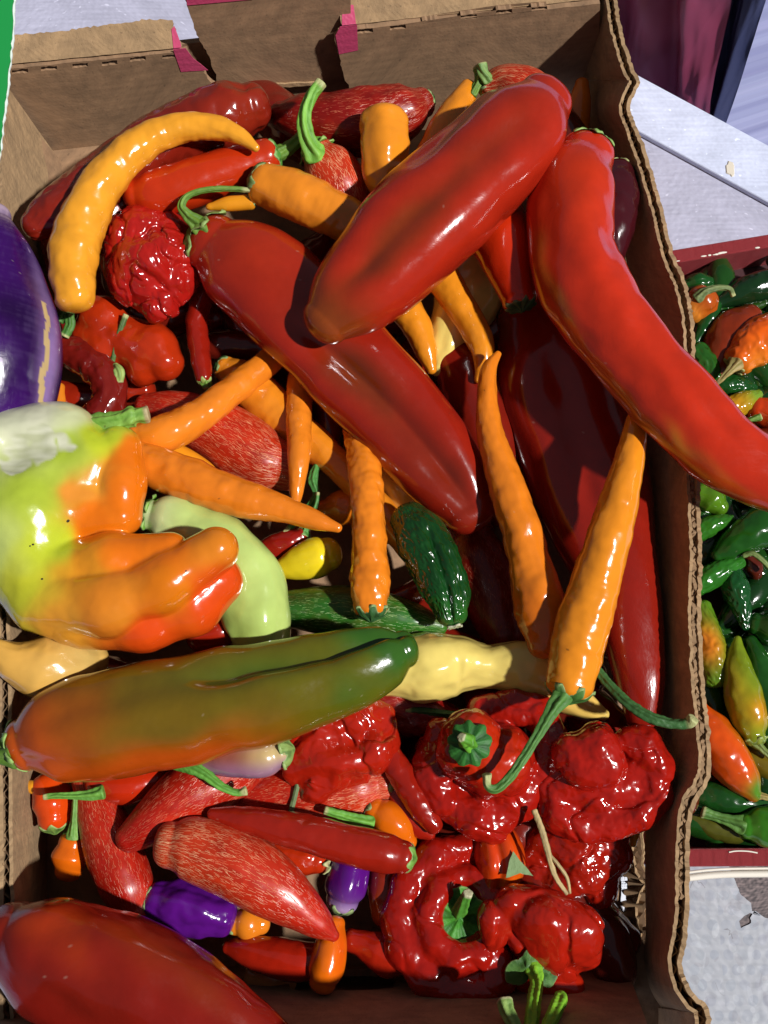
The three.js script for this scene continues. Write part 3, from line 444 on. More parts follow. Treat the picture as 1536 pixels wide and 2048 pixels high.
  { const [h, l] = pan([[1312, 1862], [1314, 1915], [1318, 1955], [1330, 1985], [1338, 2002], [1340, 2090]], [[1236, 1860], [1234, 1905], [1232, 1940], [1234, 1960], [1238, 1980], [1240, 2040]], 0.0205, 0.003); parts.push(['corner_panel', loft(h, l, 60, 6, 0.0012, 0.004, 0.0004, 12), MC.kraft]); }
  { // scrap of printed label inside the lower panel
    const lab = canvasTex(64, 256, (g) => { g.fillStyle = '#dfe4f0'; g.fillRect(0, 0, 64, 256); g.fillStyle = '#333a48'; for (let i = 0; i < 9; i++) { const y = 24 + i * 13; for (let x = 8; x < 56; x += 4) if (rnd() < 0.55) g.fillRect(x, y, rr(1, 4), rr(3, 9)); } });
    const q = torn([[1246, 1742], [1259, 1746], [1258, 1790], [1257, 1820], [1251, 1824], [1244, 1812], [1247, 1790], [1246, 1742]], 1, 6).map(([x, y]) => P(x, y, 0.006)), g = new THREE.BufferGeometry(), p = [], uv = [], ix = [];
    const c = q.reduce((s, v) => s.add(v), V(0, 0, 0)).divideScalar(q.length); for (const v of [c, ...q]) { p.push(v.x - 0.0016, v.y + 0.001, v.z); uv.push(clamp((v.x - c.x) / 0.005 + 0.5), clamp((c.z - v.z) / 0.028 + 0.5)); } for (let i = 1; i < q.length; i++) ix.push(0, i + 1 > q.length ? 1 : i + 1, i);
    g.setAttribute('position', new THREE.Float32BufferAttribute(p, 3)); g.setAttribute('uv', new THREE.Float32BufferAttribute(uv, 2)); g.setIndex(ix); g.computeVertexNormals();
    parts.push(['printed_label', g, new THREE.MeshStandardMaterial({ map: lab, roughness: 0.6 })]); }
  // left wall
  { const [h, l] = pan([[-22, 150], [-12, 240], [-14, 420], [-10, 800], [-4, 1150], [0, 1300], [2, 1500], [4, 1700], [4, 1900], [4, 2060]], [[128, 330], [126, 360], [122, 480], [106, 800], [92, 1150], [86, 1300], [82, 1500], [80, 1700], [84, 1860], [90, 1950]], T, 0.003);
    parts.push(['left_wall', loft(l, h, 160, 10, 0.0, 0.0012, 0.0002, 31), MC.kraft, null, [['torn_liner', loft(h, h.map((p, i) => p.clone().lerp(l[i], 0.1)), 260, 3, -0.0016, 0.0026, 0.0012, 33, 0.001), MC.edge], ['outer_liner', loft(h, l.map((p) => V(p.x - 0.004, TY + 0.001, p.z)), 260, 4, 0.0042, 0.002, 0.0014, 37, 0.001), MC.edge], ['fluting', fluting(h, l, 900, 0.0006, 0.0032, 0.02, 0.0075, 11, 0.002), MC.flute]]]); }
  // front wall with its hand hole
  { const o = P(650, 1942, 0.003), ax2 = V(1, 0, -0.01).normalize(), nn = V(0, -0.16, 1).normalize().negate(); // faces the inside
    const inside = nn.clone(); inside.addScaledVector(ax2, -inside.dot(ax2)).normalize();
    const oo = P(650, 1942, 0.003), hole = torn([[572, 1962], [580, 1990], [600, 1996], [740, 1994], [786, 1990], [794, 1972], [792, 1956], [770, 1953], [660, 1952], [572, 1962]], 0.8, 7);
    const g = planar(oo, inside, ax2.clone(), [[60, 1943], [1250, 1940], [1330, 2160], [-60, 2170]], 0.004, [hole]); parts.push(['front_wall', g, MC.kraft]);
    parts.push(['front_lining', planar(oo.clone().addScaledVector(inside, -0.012), inside, ax2.clone(), [[60, 1940], [1250, 1938], [1330, 2160], [-60, 2170]], 0.004), MC.kraft]); }
  thing('cardboard_carton', 'open worn cardboard carton with ragged edges holding the mixed peppers', 'cardboard box', null, parts);
}

// ---------------------------------------------------------------- the fruits
const RED = hex('#941f0f'), REDDEEP = hex('#7b190d'), REDBRIGHT = hex('#b12a0e'), SCARLET = hex('#a81c0c'), ORANGE = hex('#db811d'), AMBER = hex('#e09728'), ORANGERED = hex('#d3470c'), CREAM = hex('#e2c96e'), LEMON = hex('#e6cb22'), TAN = hex('#d6a650'), PALEGREEN = hex('#aac25e'), OLIVE = hex('#5e5a0c'), LEAF = hex('#3c7a1c'), DARK = hex('#12481c'), PURPLE = hex('#521074'), MAROON = hex('#51140b'), BROWN = hex('#5f2b11'), VIOLET = hex('#7a5a90');
const plain = (c) => () => c;
const spread = (u, th, u0, t0, su, st) => { let d = ((th - t0 + 540) % 360) - 180; return Math.exp(-(((u - u0) / su) ** 2) - (d / st) ** 2); };
const wob = (x, y, z, f, sd) => N3(x * f + sd, y * f, z * f);
// base colour with patches [u, degrees, width along, width round, colour, strength]
const patchy = (c, list, tipc) => (u, th, x, y, z, sd) => { let q = tipc ? mix3(c, tipc, u) : c; const w = 0.08 * wob(x, y, z, 34, sd), v = 16 * wob(x, y, z, 40, sd + 5); for (const [pu, pt, su, st, pc, k = 1] of list) q = mix3(q, pc, clamp(1.15 * k * spread(u + w, th + v, pu, pt, su, st))); return q; };
const G = { big: 'large smooth red peppers in the carton', long: 'long orange chillies in the carton', cork: 'corked red jalapenos in the carton', bonnet: 'wrinkled red bonnet peppers in the carton', mini: 'small round orange peppers in the carton', purple: 'small purple peppers in the carton', small: 'small red chillies in the carton', tray: 'chillies in the red tray', cream: 'cream and tan peppers in the carton' };
const CP = 'pepper', CH = 'chilli';

// --- large smooth reds
fruit('red_pepper', 'large glossy red pepper lying highest, its brownish tip pointing down to the left', CP, G.big,
  [[1085, 205, 12.2, 62], [1050, 246, 12.4, 98], [968, 330, 12.6, 112], [885, 412, 12.6, 118], [805, 492, 12.4, 112], [738, 560, 12, 99], [686, 610, 11.6, 80], [652, 644, 11.4, 52]],
  { cell: 0.0012, flat: 0.82, mat: M.skin, lobe: [3, 0.05, 1.2, 0.6], lump: [0.07, 0.8], crease: [{ at: [[0.18, -16], [0.45, -2], [0.84, 4]], d: 8, w: 22 }, { at: [[0.05, 70], [0.3, 60], [0.5, 52]], d: 2.5, w: 18 }], col: patchy(hex('#a22411'), [[0.3, 0, 0.2, 26, hex('#5f230e'), 0.4], [0.66, -4, 0.22, 20, hex('#51330e'), 0.5], [0.97, 0, 0.1, 200, hex('#7a3c12'), 0.75], [0.1, 90, 0.2, 50, hex('#a0270e'), 0.6]]), mot: 0.1, cap: [0.8, 0.75] });
fruit('red_pepper', 'large red pepper in the middle with its curved green stem at the upper left', CP, G.big,
  [[432, 492, 8.6, 62], [478, 524, 8.5, 92], [540, 572, 8.3, 103], [618, 644, 7.9, 103], [700, 728, 7.3, 101], [782, 818, 6.8, 96], [856, 906, 6.4, 92], [912, 980, 6.1, 76], [938, 1018, 6, 58]],
  { cell: 0.0012, flat: 0.85, lobe: [3, 0.05, 2.4, 0.4], lump: [0.06, 0.8], crease: [{ at: [[0.36, 30], [0.6, 14], [0.92, 4]], d: 9, w: 20 }], col: patchy(hex('#8e1d0f'), [[0.55, 16, 0.16, 22, hex('#5c2b0e'), 0.7], [0.85, 14, 0.2, 40, hex('#6b200e'), 0.7], [0.15, -20, 0.2, 60, hex('#a02a0f'), 0.6]]), blunt: [2.6, 2],
    calyx: { r: 58, n: 6, drape: 0.9 }, stem: [[412, 466, 9.6, 24], [394, 448, 10, 16], [376, 432, 10.3, 11], [364, 414, 10.6, 8], [372, 395, 10.8, 6], [400, 382, 10.9, 5.5], [450, 377, 10.8, 5.5], [500, 380, 10.5, 5]] });
fruit('red_pepper', 'long bent red pepper lying over the right edge of the carton', CP, G.big,
  [[1172, 316, 11.2, 58], [1152, 366, 11.3, 84], [1146, 430, 11.4, 88], [1150, 510, 11.6, 88], [1188, 596, 11.9, 90], [1256, 690, 12.1, 83], [1350, 800, 12.5, 84], [1448, 898, 12.6, 78], [1550, 962, 12.4, 66], [1640, 1004, 12.2, 44]],
  { cell: 0.0013, flat: 0.9, lobe: [3, 0.06, 0.4, 1.6], lump: [0.07, 0.9], crease: [{ at: [[0.25, -40], [0.5, -20], [0.8, 0]], d: 3, w: 20 }], bump: [{ u: 0.1, th: 40, su: 0.05, w: 25, d: 3 }], col: patchy(hex('#b92b12'), [[0.34, 68, 0.07, 12, hex('#a85618'), 0.9], [0.72, 58, 0.07, 9, hex('#b86518'), 0.95], [0.6, 88, 0.2, 10, hex('#b05614'), 0.9], [0.78, 80, 0.12, 12, hex('#a14712'), 0.9], [0.15, 0, 0.1, 80, hex('#b12d0f'), 0.7]]), calyx: { r: 46, n: 7, c: hex('#6c9a38'), drape: 0.9 } });
fruit('red_pepper', 'broad dark red pepper in shade along the right wall, its thin tip shining', CP, G.big,
  [[1075, 634, 4.2, 78], [1106, 716, 4, 116], [1146, 850, 4, 124], [1190, 1000, 4.6, 112], [1228, 1130, 5.6, 88], [1262, 1250, 6.4, 66], [1280, 1360, 6.6, 50], [1286, 1436, 6.5, 34]],
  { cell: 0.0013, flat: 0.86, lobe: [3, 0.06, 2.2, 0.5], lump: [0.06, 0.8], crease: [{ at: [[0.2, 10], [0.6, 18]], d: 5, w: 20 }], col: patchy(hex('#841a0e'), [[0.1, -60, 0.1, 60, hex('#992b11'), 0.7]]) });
fruit('olive_pepper', 'long olive green pepper flushed orange, deeply grooved, lying across the lower left', CP, G.big,
  [[52, 1486, 9.6, 56], [100, 1470, 9.8, 92], [185, 1453, 10, 108], [300, 1428, 10.2, 110], [420, 1404, 10.3, 108], [540, 1382, 10.4, 101], [640, 1356, 10.5, 90], [720, 1330, 10.7, 78], [780, 1308, 10.7, 60], [806, 1298, 10.7, 38]],
  { cell: 0.0011, flat: 0.82, mat: M.skin, lobe: [3, 0.04, 0.6, 0], lump: [0.06, 0.9], crease: [{ at: [[0.5, -30], [0.66, -36], [0.8, -34], [0.95, -52]], d: 11, w: 21 }, { at: [[0.1, -16], [0.3, -22], [0.56, -32]], d: 5, w: 24 }, { at: [[0.02, 40], [0.2, 46]], d: 3, w: 20 }],
    col: (u, th, x, y, z, sd) => { const w = 0.12 * wob(x, y, z, 40, sd), v = 0.3 * wob(x, y, z, 30, sd + 3); let c = mix3(hex('#8a420c'), hex('#66500e'), smooth(0.02, 0.35, u + w)); c = mix3(c, hex('#5c5a10'), smooth(0.4, 0.9, u + w)); c = mix3(c, hex('#aa440c'), clamp(0.95 * smooth(0.15, 0.85, (th - 12) / 60 + v) * (1 - smooth(0.45, 0.75, u)))); c = mix3(c, hex('#30581a'), clamp(smooth(0.74, 0.95, u + w) * (1 - 0.5 * smooth(30, 70, th)) + 0.6 * spread(u, th, 0.6, -34, 0.2, 26))); c = mix3(c, hex('#b04710'), 0.9 * spread(u, th, 0.04, 30, 0.16, 70)); return c; }, blunt: [2.7, 2.3], cap: [0.6, 0.8],
    calyx: { r: 46, n: 6, c: hex('#6fa436') }, stem: [[30, 1500, 9.6, 34], [8, 1504, 9.6, 24], [-20, 1506, 9.5, 18], [-50, 1508, 9.3, 18]] });
fruit('red_pepper', 'broad dull red pepper with orange patches at the lower left corner', CP, G.big,
  [[28, 1884, 10.8, 78], [92, 1906, 11, 114], [234, 1964, 11.2, 132], [370, 2040, 11.2, 130], [500, 2122, 11, 108], [640, 2220, 10.5, 60]],
  { cell: 0.0013, flat: 0.86, mat: M.dull, lobe: [3, 0.06, 0.9, 0.5], lump: [0.07, 1], crease: [{ at: [[0.3, -12], [0.6, -30], [0.8, -34]], d: 3.5, w: 16 }, { at: [[0.2, 30], [0.7, 34]], d: 2.5, w: 20 }], bump: [{ u: 0.12, th: -40, su: 0.07, w: 40, d: 3 }], col: patchy(hex('#7c170f'), [[0.15, -40, 0.1, 22, hex('#b83d0e'), 0.5], [0.26, -22, 0.05, 14, hex('#ac390e'), 0.4], [0.4, -52, 0.07, 18, hex('#a1370e'), 0.4], [0.55, -40, 0.12, 16, hex('#782d0e'), 0.5], [0.3, 10, 0.2, 40, hex('#6d1a0e'), 0.4]]) });
fruit('red_pepper', 'long dark red pepper along the back wall behind the curved orange chilli', CP, G.big,
  [[500, 214, 8.6, 48], [462, 226, 8.6, 64], [386, 256, 8.6, 64], [284, 312, 8.8, 60], [190, 374, 9, 54], [112, 424, 9.2, 46], [70, 452, 9.2, 30]],
  { cell: 0.0012, mat: M.skin, lobe: [3, 0.05, 1, 1], lump: [0.08, 1.2], wr: [0.5, 120, 2], bump: [{ u: 0.08, th: 30, su: 0.05, w: 24, d: -4 }], col: patchy(hex('#791c0f'), [[0.1, 0, 0.1, 90, hex('#8b2712'), 0.6]]) });
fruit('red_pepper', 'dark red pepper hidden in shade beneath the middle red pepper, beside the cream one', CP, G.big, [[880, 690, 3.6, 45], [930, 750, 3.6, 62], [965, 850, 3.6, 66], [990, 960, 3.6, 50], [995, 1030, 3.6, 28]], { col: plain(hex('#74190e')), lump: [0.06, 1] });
fruit('dark_pepper', 'dark maroon pepper squeezed against the right wall behind the bent red pepper', CP, G.big, [[1236, 350, 8.2, 34], [1232, 400, 8.6, 44], [1222, 470, 8.6, 42], [1214, 540, 8, 26]], { mat: M.gloss, col: plain(hex('#3c0c14')), lump: [0.08, 1.1], calyx: { r: 26, c: DRY } });

// --- eggplant
fruit('eggplant', 'dark purple eggplant with a scarred pale streak at the left edge', 'eggplant', null,
  [[-14, 436, 10.6, 36], [-22, 486, 10.6, 80], [-28, 556, 10.4, 116], [-32, 636, 10.2, 144], [-34, 710, 10, 155], [-38, 790, 9.6, 150], [-46, 870, 9, 128], [-56, 940, 8.6, 80]],
  { cell: 0.001, flat: 0.9, mat: skin(0.26), lump: [0.03, 0.9], col: (u, th, x, y, z, sd) => { const w = wob(x, y, z, 30, sd), f = N3(x * 30 + sd, y * 60, z * 500) * 0.5 + N3(x * 700, y * 300, z * 60) * 0.4; let c = mix3(hex('#380a5c'), hex('#1c0532'), 0.5 + w); const pale = spread(u, th, 0.62, -78 + 10 * w, 0.4, 11 + 7 * w); c = mix3(c, hex('#8c72a8'), clamp(pale * 0.95 + f * 0.13)); c = mix3(c, hex('#8a84b8'), clamp(0.75 * smooth(0.86, 1, u + 0.06 * f))); c = mix3(c, hex('#bda7b8'), clamp(0.8 * smooth(0.12, 0.0, u + 0.05 * f))); const scar = Math.abs(((th + 68 + 5 * N3(u * 14, 2, sd)) )) < 3.2 + 1.6 * N3(u * 40, 4, sd) && u > 0.38 && u < 0.92; if (scar) c = hex(u > 0.68 ? '#6e4a18' : '#b8a070'); const s2 = N3(x * 420, y * 420, z * 110 + sd); if (s2 > 0.68) c = mix3(c, hex('#a890b8'), 0.7); return c; } });

// --- the large yellow-green bell with fleshy lobes
{ const yg = hex('#a0b432'), pg = hex('#b0bd68'), og = hex('#d76b0e'), or = hex('#cf450e'), am = hex('#cf841c');
  const ck = (k, list) => Object.assign(list, { k });
  const g = lumpy([
    [[60, 936, 10.2, 110], [56, 1040, 10.4, 116], [70, 1110, 10.2, 108]], ck(0.014, [[130, 890, 10.4, 74], [180, 930, 10.8, 64], [170, 1010, 10.8, 52]]),
    ck(0.002, [[236, 900, 10.9, 48], [240, 960, 11, 47], [238, 1030, 11, 46]]), ck(0.006, [[180, 1020, 11, 50], [196, 1034, 11, 48]]),
    ck(0.012, [[100, 1190, 10.4, 84], [150, 1226, 10.2, 64]]),
    ck(0.0025, [[130, 1140, 11.2, 62], [220, 1124, 11.6, 54], [340, 1106, 11.8, 44]]), ck(0.0022, [[110, 1196, 11.1, 66], [220, 1206, 11.7, 62], [330, 1168, 12, 56], [428, 1100, 12.4, 49]]),
    ck(0.0014, [[170, 1250, 10, 48], [290, 1246, 10.4, 54], [380, 1210, 10.5, 56], [432, 1158, 10.6, 54]]), ck(0.014, [[20, 900, 10.6, 78], [120, 868, 10.6, 50]])],
    { k: 0.006, cell: 0.0011, bumps: [0.0005, 70], folds: [0.0016, 28], cut: [[20, 880, 14.6, 66], [64, 868, 14.5, 64], [118, 862, 14.3, 52]], mot: 0.08, spots: null, cutCol: hex('#cfd0b6'), creases: null,
      anchors: [[60, 1000, 12, yg, 1.3], [120, 900, 12, yg, 1.1], [20, 1080, 12, pg, 1], [100, 1090, 12, hex('#b3bf2c'), 1], [60, 1180, 12, hex('#b5b62a'), 0.8], [20, 960, 12, pg, 0.9], [200, 880, 12, hex('#b2c02a'), 0.8], [258, 910, 12, og, 0.7], [160, 990, 12.5, hex('#d7882e'), 0.5], [185, 1050, 12, og, 0.9], [262, 1000, 12, og, 1], [200, 960, 12.8, hex('#d8902c'), 0.5], [180, 1130, 12.5, am, 0.9], [260, 1120, 13, og, 0.9], [340, 1090, 13, og, 0.9], [250, 1180, 13, hex('#cf791e'), 1], [330, 1170, 13, hex('#cb6d0e'), 1], [430, 1090, 13, hex('#cf771c'), 1], [120, 1240, 12, hex('#cf8a28'), 0.8], [240, 1225, 12.6, hex('#cb7920'), 0.8], [300, 1270, 11.5, or, 1], [420, 1200, 11.5, or, 1], [450, 1150, 11.5, or, 0.9], [40, 866, 11.8, hex('#c6c8aa'), 1.1], [90, 860, 11.8, hex('#ccccb2'), 1.1], [8, 890, 11.6, hex('#c0c49c'), 1], [130, 852, 11.6, hex('#c6cc9c'), 0.8], [0, 940, 11.6, hex('#b8c088'), 0.8]] });
  const spots = []; const sp = [[136, 1042, 3], [66, 1089, 2], [60, 1092, 1.5], [84, 1158, 2], [372, 1142, 1.5]];
  const rc = new THREE.Mesh(g, new THREE.MeshStandardMaterial({ side: THREE.DoubleSide })); rc.updateMatrixWorld();
  for (const [x, y, r] of sp) { const h = new THREE.Raycaster(EYE.clone(), ray(x, y).normalize()).intersectObject(rc)[0]; if (!h) continue; const s = new THREE.SphereGeometry(r * 0.00028, 10, 6), nn = h.face.normal.clone(); if (nn.y < 0) nn.negate(); s.scale(1.3, 1, 0.25); s.applyQuaternion(new THREE.Quaternion().setFromUnitVectors(V(0, 0, 1), nn)); s.translate(h.point.x, h.point.y, h.point.z); spots.push(['dark_spot', s, new THREE.MeshStandardMaterial({ color: new THREE.Color('#2a2008'), roughness: 0.8 })]); }
  thing('bell_pepper', 'yellow green and orange bell pepper with thick fused lobes and a sunken pale top', CP, null, [['body', g, M.gloss], ['stem', stem([[188, 852, 10.6, 24], [218, 846, 11, 19], [250, 838, 11.2, 17], [266, 833, 11.3, 20], [272, 832, 11.3, 15], [294, 828, 11.3, 17]], hex('#86b04a'), hex('#a8a078')), M.stem], ...spots]); }
fruit('pale_green_pepper', 'pale green smooth pepper curving down from under the fleshy bell pepper', CP, null, [[306, 1030, 8.2, 32], [330, 1036, 8.2, 50], [384, 1060, 8, 62], [446, 1108, 7.8, 78], [496, 1176, 7.6, 78], [518, 1244, 7.4, 66], [524, 1300, 7, 54]], { flat: 0.9, lump: [0.1, 1], lobe: [3, 0.05, 1, 1], mat: M.gloss, col: patchy(hex('#b2c870'), [[0.05, 0, 0.12, 180, hex('#c4d29a'), 0.8], [0.9, 40, 0.2, 60, hex('#9ab648'), 0.6]]), calyx: { r: 36, n: 5, c: hex('#6fae30') } });

// --- creams, tans, yellows
fruit('cream_pepper', 'pale lemon knobbly pepper reaching right from under the olive pepper', CP, G.cream, [[770, 1344, 6.2, 48], [815, 1336, 6.2, 62], [862, 1332, 6.2, 68], [918, 1326, 6, 58], [975, 1332, 6, 44], [1035, 1334, 6, 56], [1080, 1352, 5.9, 56], [1130, 1386, 5.8, 40], [1172, 1412, 5.7, 26], [1208, 1430, 5.6, 12]], { cell: 0.001, lump: [0.1, 1.2], lobe: [3, 0.05, 0, 2], mat: M.gloss, col: patchy(hex('#dfc96c'), [[0.85, 0, 0.2, 180, hex('#d4a850'), 0.7]]) });
fruit('tan_pepper', 'plump tan yellow pepper at the left edge above the olive pepper', CP, G.cream, [[-60, 1286, 10.4, 16], [-10, 1300, 10.2, 24], [30, 1322, 9.8, 42], [80, 1334, 9.2, 64], [140, 1326, 8.4, 58], [186, 1318, 7.6, 36]], { lump: [0.08, 1.2], mat: M.gloss, col: patchy(hex('#d6a24a'), [[0.8, 0, 0.25, 120, hex('#b8a060'), 0.6]]) });
fruit('cream_pepper', 'glossy cream pepper tip between two orange chillies under the topmost red pepper', CP, G.cream, [[960, 540, 4.6, 62], [935, 600, 4.6, 66], [905, 660, 4.5, 48], [886, 705, 4.4, 34], [876, 738, 4.3, 18]], { lump: [0.1, 1.2], mat: M.gloss, col: plain(hex('#dcc468')) });
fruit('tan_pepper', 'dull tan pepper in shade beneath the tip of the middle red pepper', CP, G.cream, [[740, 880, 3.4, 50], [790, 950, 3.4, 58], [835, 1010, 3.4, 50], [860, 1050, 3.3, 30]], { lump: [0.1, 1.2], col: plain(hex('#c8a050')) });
fruit('yellow_pepper', 'small bright yellow pepper with a pointed tip on the left', CP, null, [[540, 1140, 4.6, 8], [566, 1136, 4.7, 22], [600, 1126, 4.8, 36], [636, 1114, 4.9, 42], [656, 1108, 4.9, 34]], { cell: 0.0008, lump: [0.05, 1], mat: M.gloss, col: plain(LEMON) });

// --- long orange chillies
const rib = { speck: 0.02, lump: [0.06, 1.1], ring: [0.045, 0.0085], mat: M.gloss, cell: 0.0009 };
const OR = (c = ORANGE, list = []) => patchy(c, list);
fruit('orange_chilli', 'long amber chilli curved like a sickle at the upper left', CH, G.long, [[512, 296, 11.2, 8], [478, 272, 11.2, 18], [422, 254, 11.2, 26], [352, 258, 11.2, 30], [284, 288, 11.2, 35], [228, 340, 11, 40], [184, 402, 10.8, 46], [156, 470, 10.6, 50], [146, 540, 10.4, 48], [148, 590, 10.2, 40]], { ...rib, ring: [0.06, 0.009], lump: [0.07, 1.1], col: OR(AMBER), blunt: [2, 2.6], stems: [[[[120, 640, 7, 10], [134, 626, 7.2, 10], [140, 650, 7, 9], [130, 672, 6.8, 9]], hex('#4a7a30')]] });
fruit('orange_chilli', 'thick orange chilli end with a curved green stem beside the middle red pepper', CH, G.long, [[538, 372, 10, 44], [572, 384, 10, 50], [636, 412, 9.8, 48], [700, 444, 9.5, 44], [760, 482, 9, 36]], { ...rib, col: OR(hex('#d98020')), blunt: [3, 2], calyx: { r: 38, n: 5, c: hex('#4c6a2c') } });
fruit('orange_chilli', 'stubby blunt orange chilli standing behind the topmost red pepper', CH, G.long, [[768, 256, 10.4, 48], [769, 300, 10.2, 49], [776, 360, 9.4, 46], [800, 430, 8.4, 34]], { ...rib, ring: [0.08, 0.011], lobe: [5, 0.04, 0, 0], col: OR(hex('#de8820')), blunt: [3.4, 2] });
fruit('orange_chilli', 'short orange chilli pointing up to a green stem near the back wall', CH, G.long, [[936, 176, 8.6, 18], [922, 206, 8.6, 28], [898, 250, 8.4, 36], [870, 300, 8, 34], [836, 360, 7.6, 28]], { lump: [0.05, 1], col: OR(hex('#db841d')), stem: [[944, 190, 9, 9], [956, 168, 9.2, 8], [962, 150, 9.4, 12], [960, 136, 9.5, 14]] });
fruit('orange_chilli', 'shaded orange chilli running down to the right behind the upright orange ones', CH, G.long, [[452, 738, 4.8, 26], [478, 756, 4.8, 40], [540, 812, 4.7, 46], [604, 868, 4.6, 40], [670, 924, 4.5, 32], [760, 1020, 4.4, 30], [826, 1100, 4.3, 30], [862, 1160, 4.2, 16]], { ...rib, ring: [0.05, 0.01], col: OR(hex('#d7801d')), calyx: { r: 24, n: 5, c: DARKGREEN } });
fruit('orange_chilli', 'slim orange chilli slanting up to the right from the bell pepper stem', CH, G.long, [[612, 660, 5.0, 20], [536, 724, 6.2, 27], [456, 788, 7.2, 30], [392, 836, 7.9, 34], [326, 868, 8.4, 38], [276, 872, 8.4, 28]], { ...rib, col: OR(hex('#dc7b1e')) });
fruit('orange_chilli', 'slim orange chilli hanging straight down left of the upright one', CH, G.long, [[620, 690, 4.6, 30], [600, 780, 5.6, 27], [598, 860, 6.4, 26], [597, 920, 7, 23], [593, 984, 6.8, 14], [590, 1012, 6.7, 8]], { ...rib, col: OR(hex('#dc7b1e')) });
fruit('orange_chilli', 'upright knobbly orange chilli with a dark green calyx at its foot', CH, G.long, [[712, 800, 4.2, 28], [722, 880, 6, 33], [732, 970, 7.4, 33], [738, 1050, 8, 34], [740, 1120, 8, 37], [740, 1176, 8, 40], [741, 1206, 8, 35]], { ...rib, ring: [0.08, 0.0085], lump: [0.08, 1.3], col: OR(hex('#e07d1c')), blunt: [2, 3], calyx: { at: 'end', r: 34, n: 7, c: hex('#2c5a2a') } });
fruit('orange_chilli', 'wrinkled orange chilli pointing right below the bell pepper stem', CH, G.long, [[276, 922, 8.6, 40], [336, 944, 8.8, 43], [410, 972, 9, 44], [490, 998, 9, 38], [566, 1018, 8.9, 28], [636, 1042, 8.8, 19], [676, 1056, 8.8, 10]], { ...rib, ring: [0.07, 0.011], col: OR(hex('#d8761c')) });
fruit('orange_chilli', 'small amber chilli partly hidden behind the wrinkled one pointing right', CH, G.long, [[320, 896, 6.4, 22], [360, 916, 6.4, 26], [410, 944, 6.4, 22], [440, 966, 6.4, 12]], { col: OR(hex('#de901d')) });
fruit('orange_chilli', 'orange chilli curving down between the cream peppers to a thin tip', CH, G.long, [[850, 500, 6.4, 44], [894, 572, 6.4, 34], [940, 642, 6.4, 30], [964, 694, 6.3, 26], [964, 736, 6.2, 16], [956, 760, 6.2, 8]], { ...rib, ring: [0.05, 0.01], col: OR(hex('#db861d')) });
fruit('orange_chilli', 'orange chilli tip showing right of the middle red pepper below the topmost one', CH, G.long, [[792, 590, 6, 36], [832, 650, 5.8, 31], [852, 704, 5.6, 22], [864, 740, 5.5, 10]], { ...rib, col: OR(hex('#db861d')) });
fruit('orange_chilli', 'long half shaded orange chilli, its thin hooked tip up beside the dark red pepper', CH, G.long, [[996, 708, 8.2, 7], [978, 738, 8.2, 16], [974, 806, 8.2, 22], [984, 880, 8.2, 28], [1010, 960, 8.2, 36], [1036, 1040, 8.2, 40], [1056, 1112, 8, 42], [1072, 1180, 7.8, 52], [1086, 1240, 7.7, 54], [1086, 1290, 7.5, 34]], { ...rib, ring: [0.06, 0.011], lump: [0.09, 1.1], col: OR(hex('#d8781c'), [[0.9, 0, 0.1, 180, hex('#c05c0c'), 0.7]]), stems: [[[[1190, 1336, 8.8, 9], [1224, 1376, 9.4, 9], [1262, 1412, 10, 10], [1306, 1438, 10.4, 11], [1348, 1448, 10.6, 10], [1378, 1446, 10.8, 11], [1386, 1438, 11, 13]], hex('#3c6a34')]] });
fruit('orange_chilli', 'long bright orange chilli on top at the right, its hooked green stem below', CH, G.long, [[1282, 798, 10.6, 14], [1272, 850, 10.8, 23], [1256, 930, 11, 32], [1236, 1012, 11, 40], [1214, 1090, 11, 45], [1190, 1170, 10.4, 50], [1166, 1250, 9.9, 54], [1150, 1316, 9.6, 54], [1142, 1358, 9.5, 48]], { ...rib, ring: [0.045, 0.009], lump: [0.06, 1.1], col: OR(hex('#e1881e')), blunt: [2, 3], calyx: { at: 'end', r: 44, n: 6, c: hex('#3c6a2a') }, stem: [[1128, 1388, 9.9, 22], [1104, 1420, 10.4, 14], [1078, 1464, 10.9, 10], [1046, 1516, 11.3, 9], [1014, 1560, 11.2, 9], [990, 1578, 11.2, 9], [976, 1572, 11.3, 8], [974, 1550, 11.5, 10]], stemCol: hex('#4c7a34') });

fruit('orange_chilli', 'tiny pointed amber chilli tip left of the thick orange chilli end', CH, G.long, [[500, 404, 9.4, 16], [456, 408, 9.4, 15], [424, 413, 9.3, 8]], { cell: 0.0007, col: OR(hex('#de901d')), cap: [0.8, 1.6] });
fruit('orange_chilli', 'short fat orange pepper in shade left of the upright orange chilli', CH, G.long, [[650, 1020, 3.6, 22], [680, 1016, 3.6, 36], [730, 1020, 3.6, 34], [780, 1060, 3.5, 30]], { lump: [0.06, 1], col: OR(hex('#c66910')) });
fruit('orange_chilli', 'orange chilli tip standing in the dark back right corner', CH, G.long, [[1164, 168, 4.6, 14], [1160, 200, 4.4, 22], [1154, 240, 4, 26], [1150, 290, 3.6, 24]], { col: OR(hex('#cf6f1a')) });

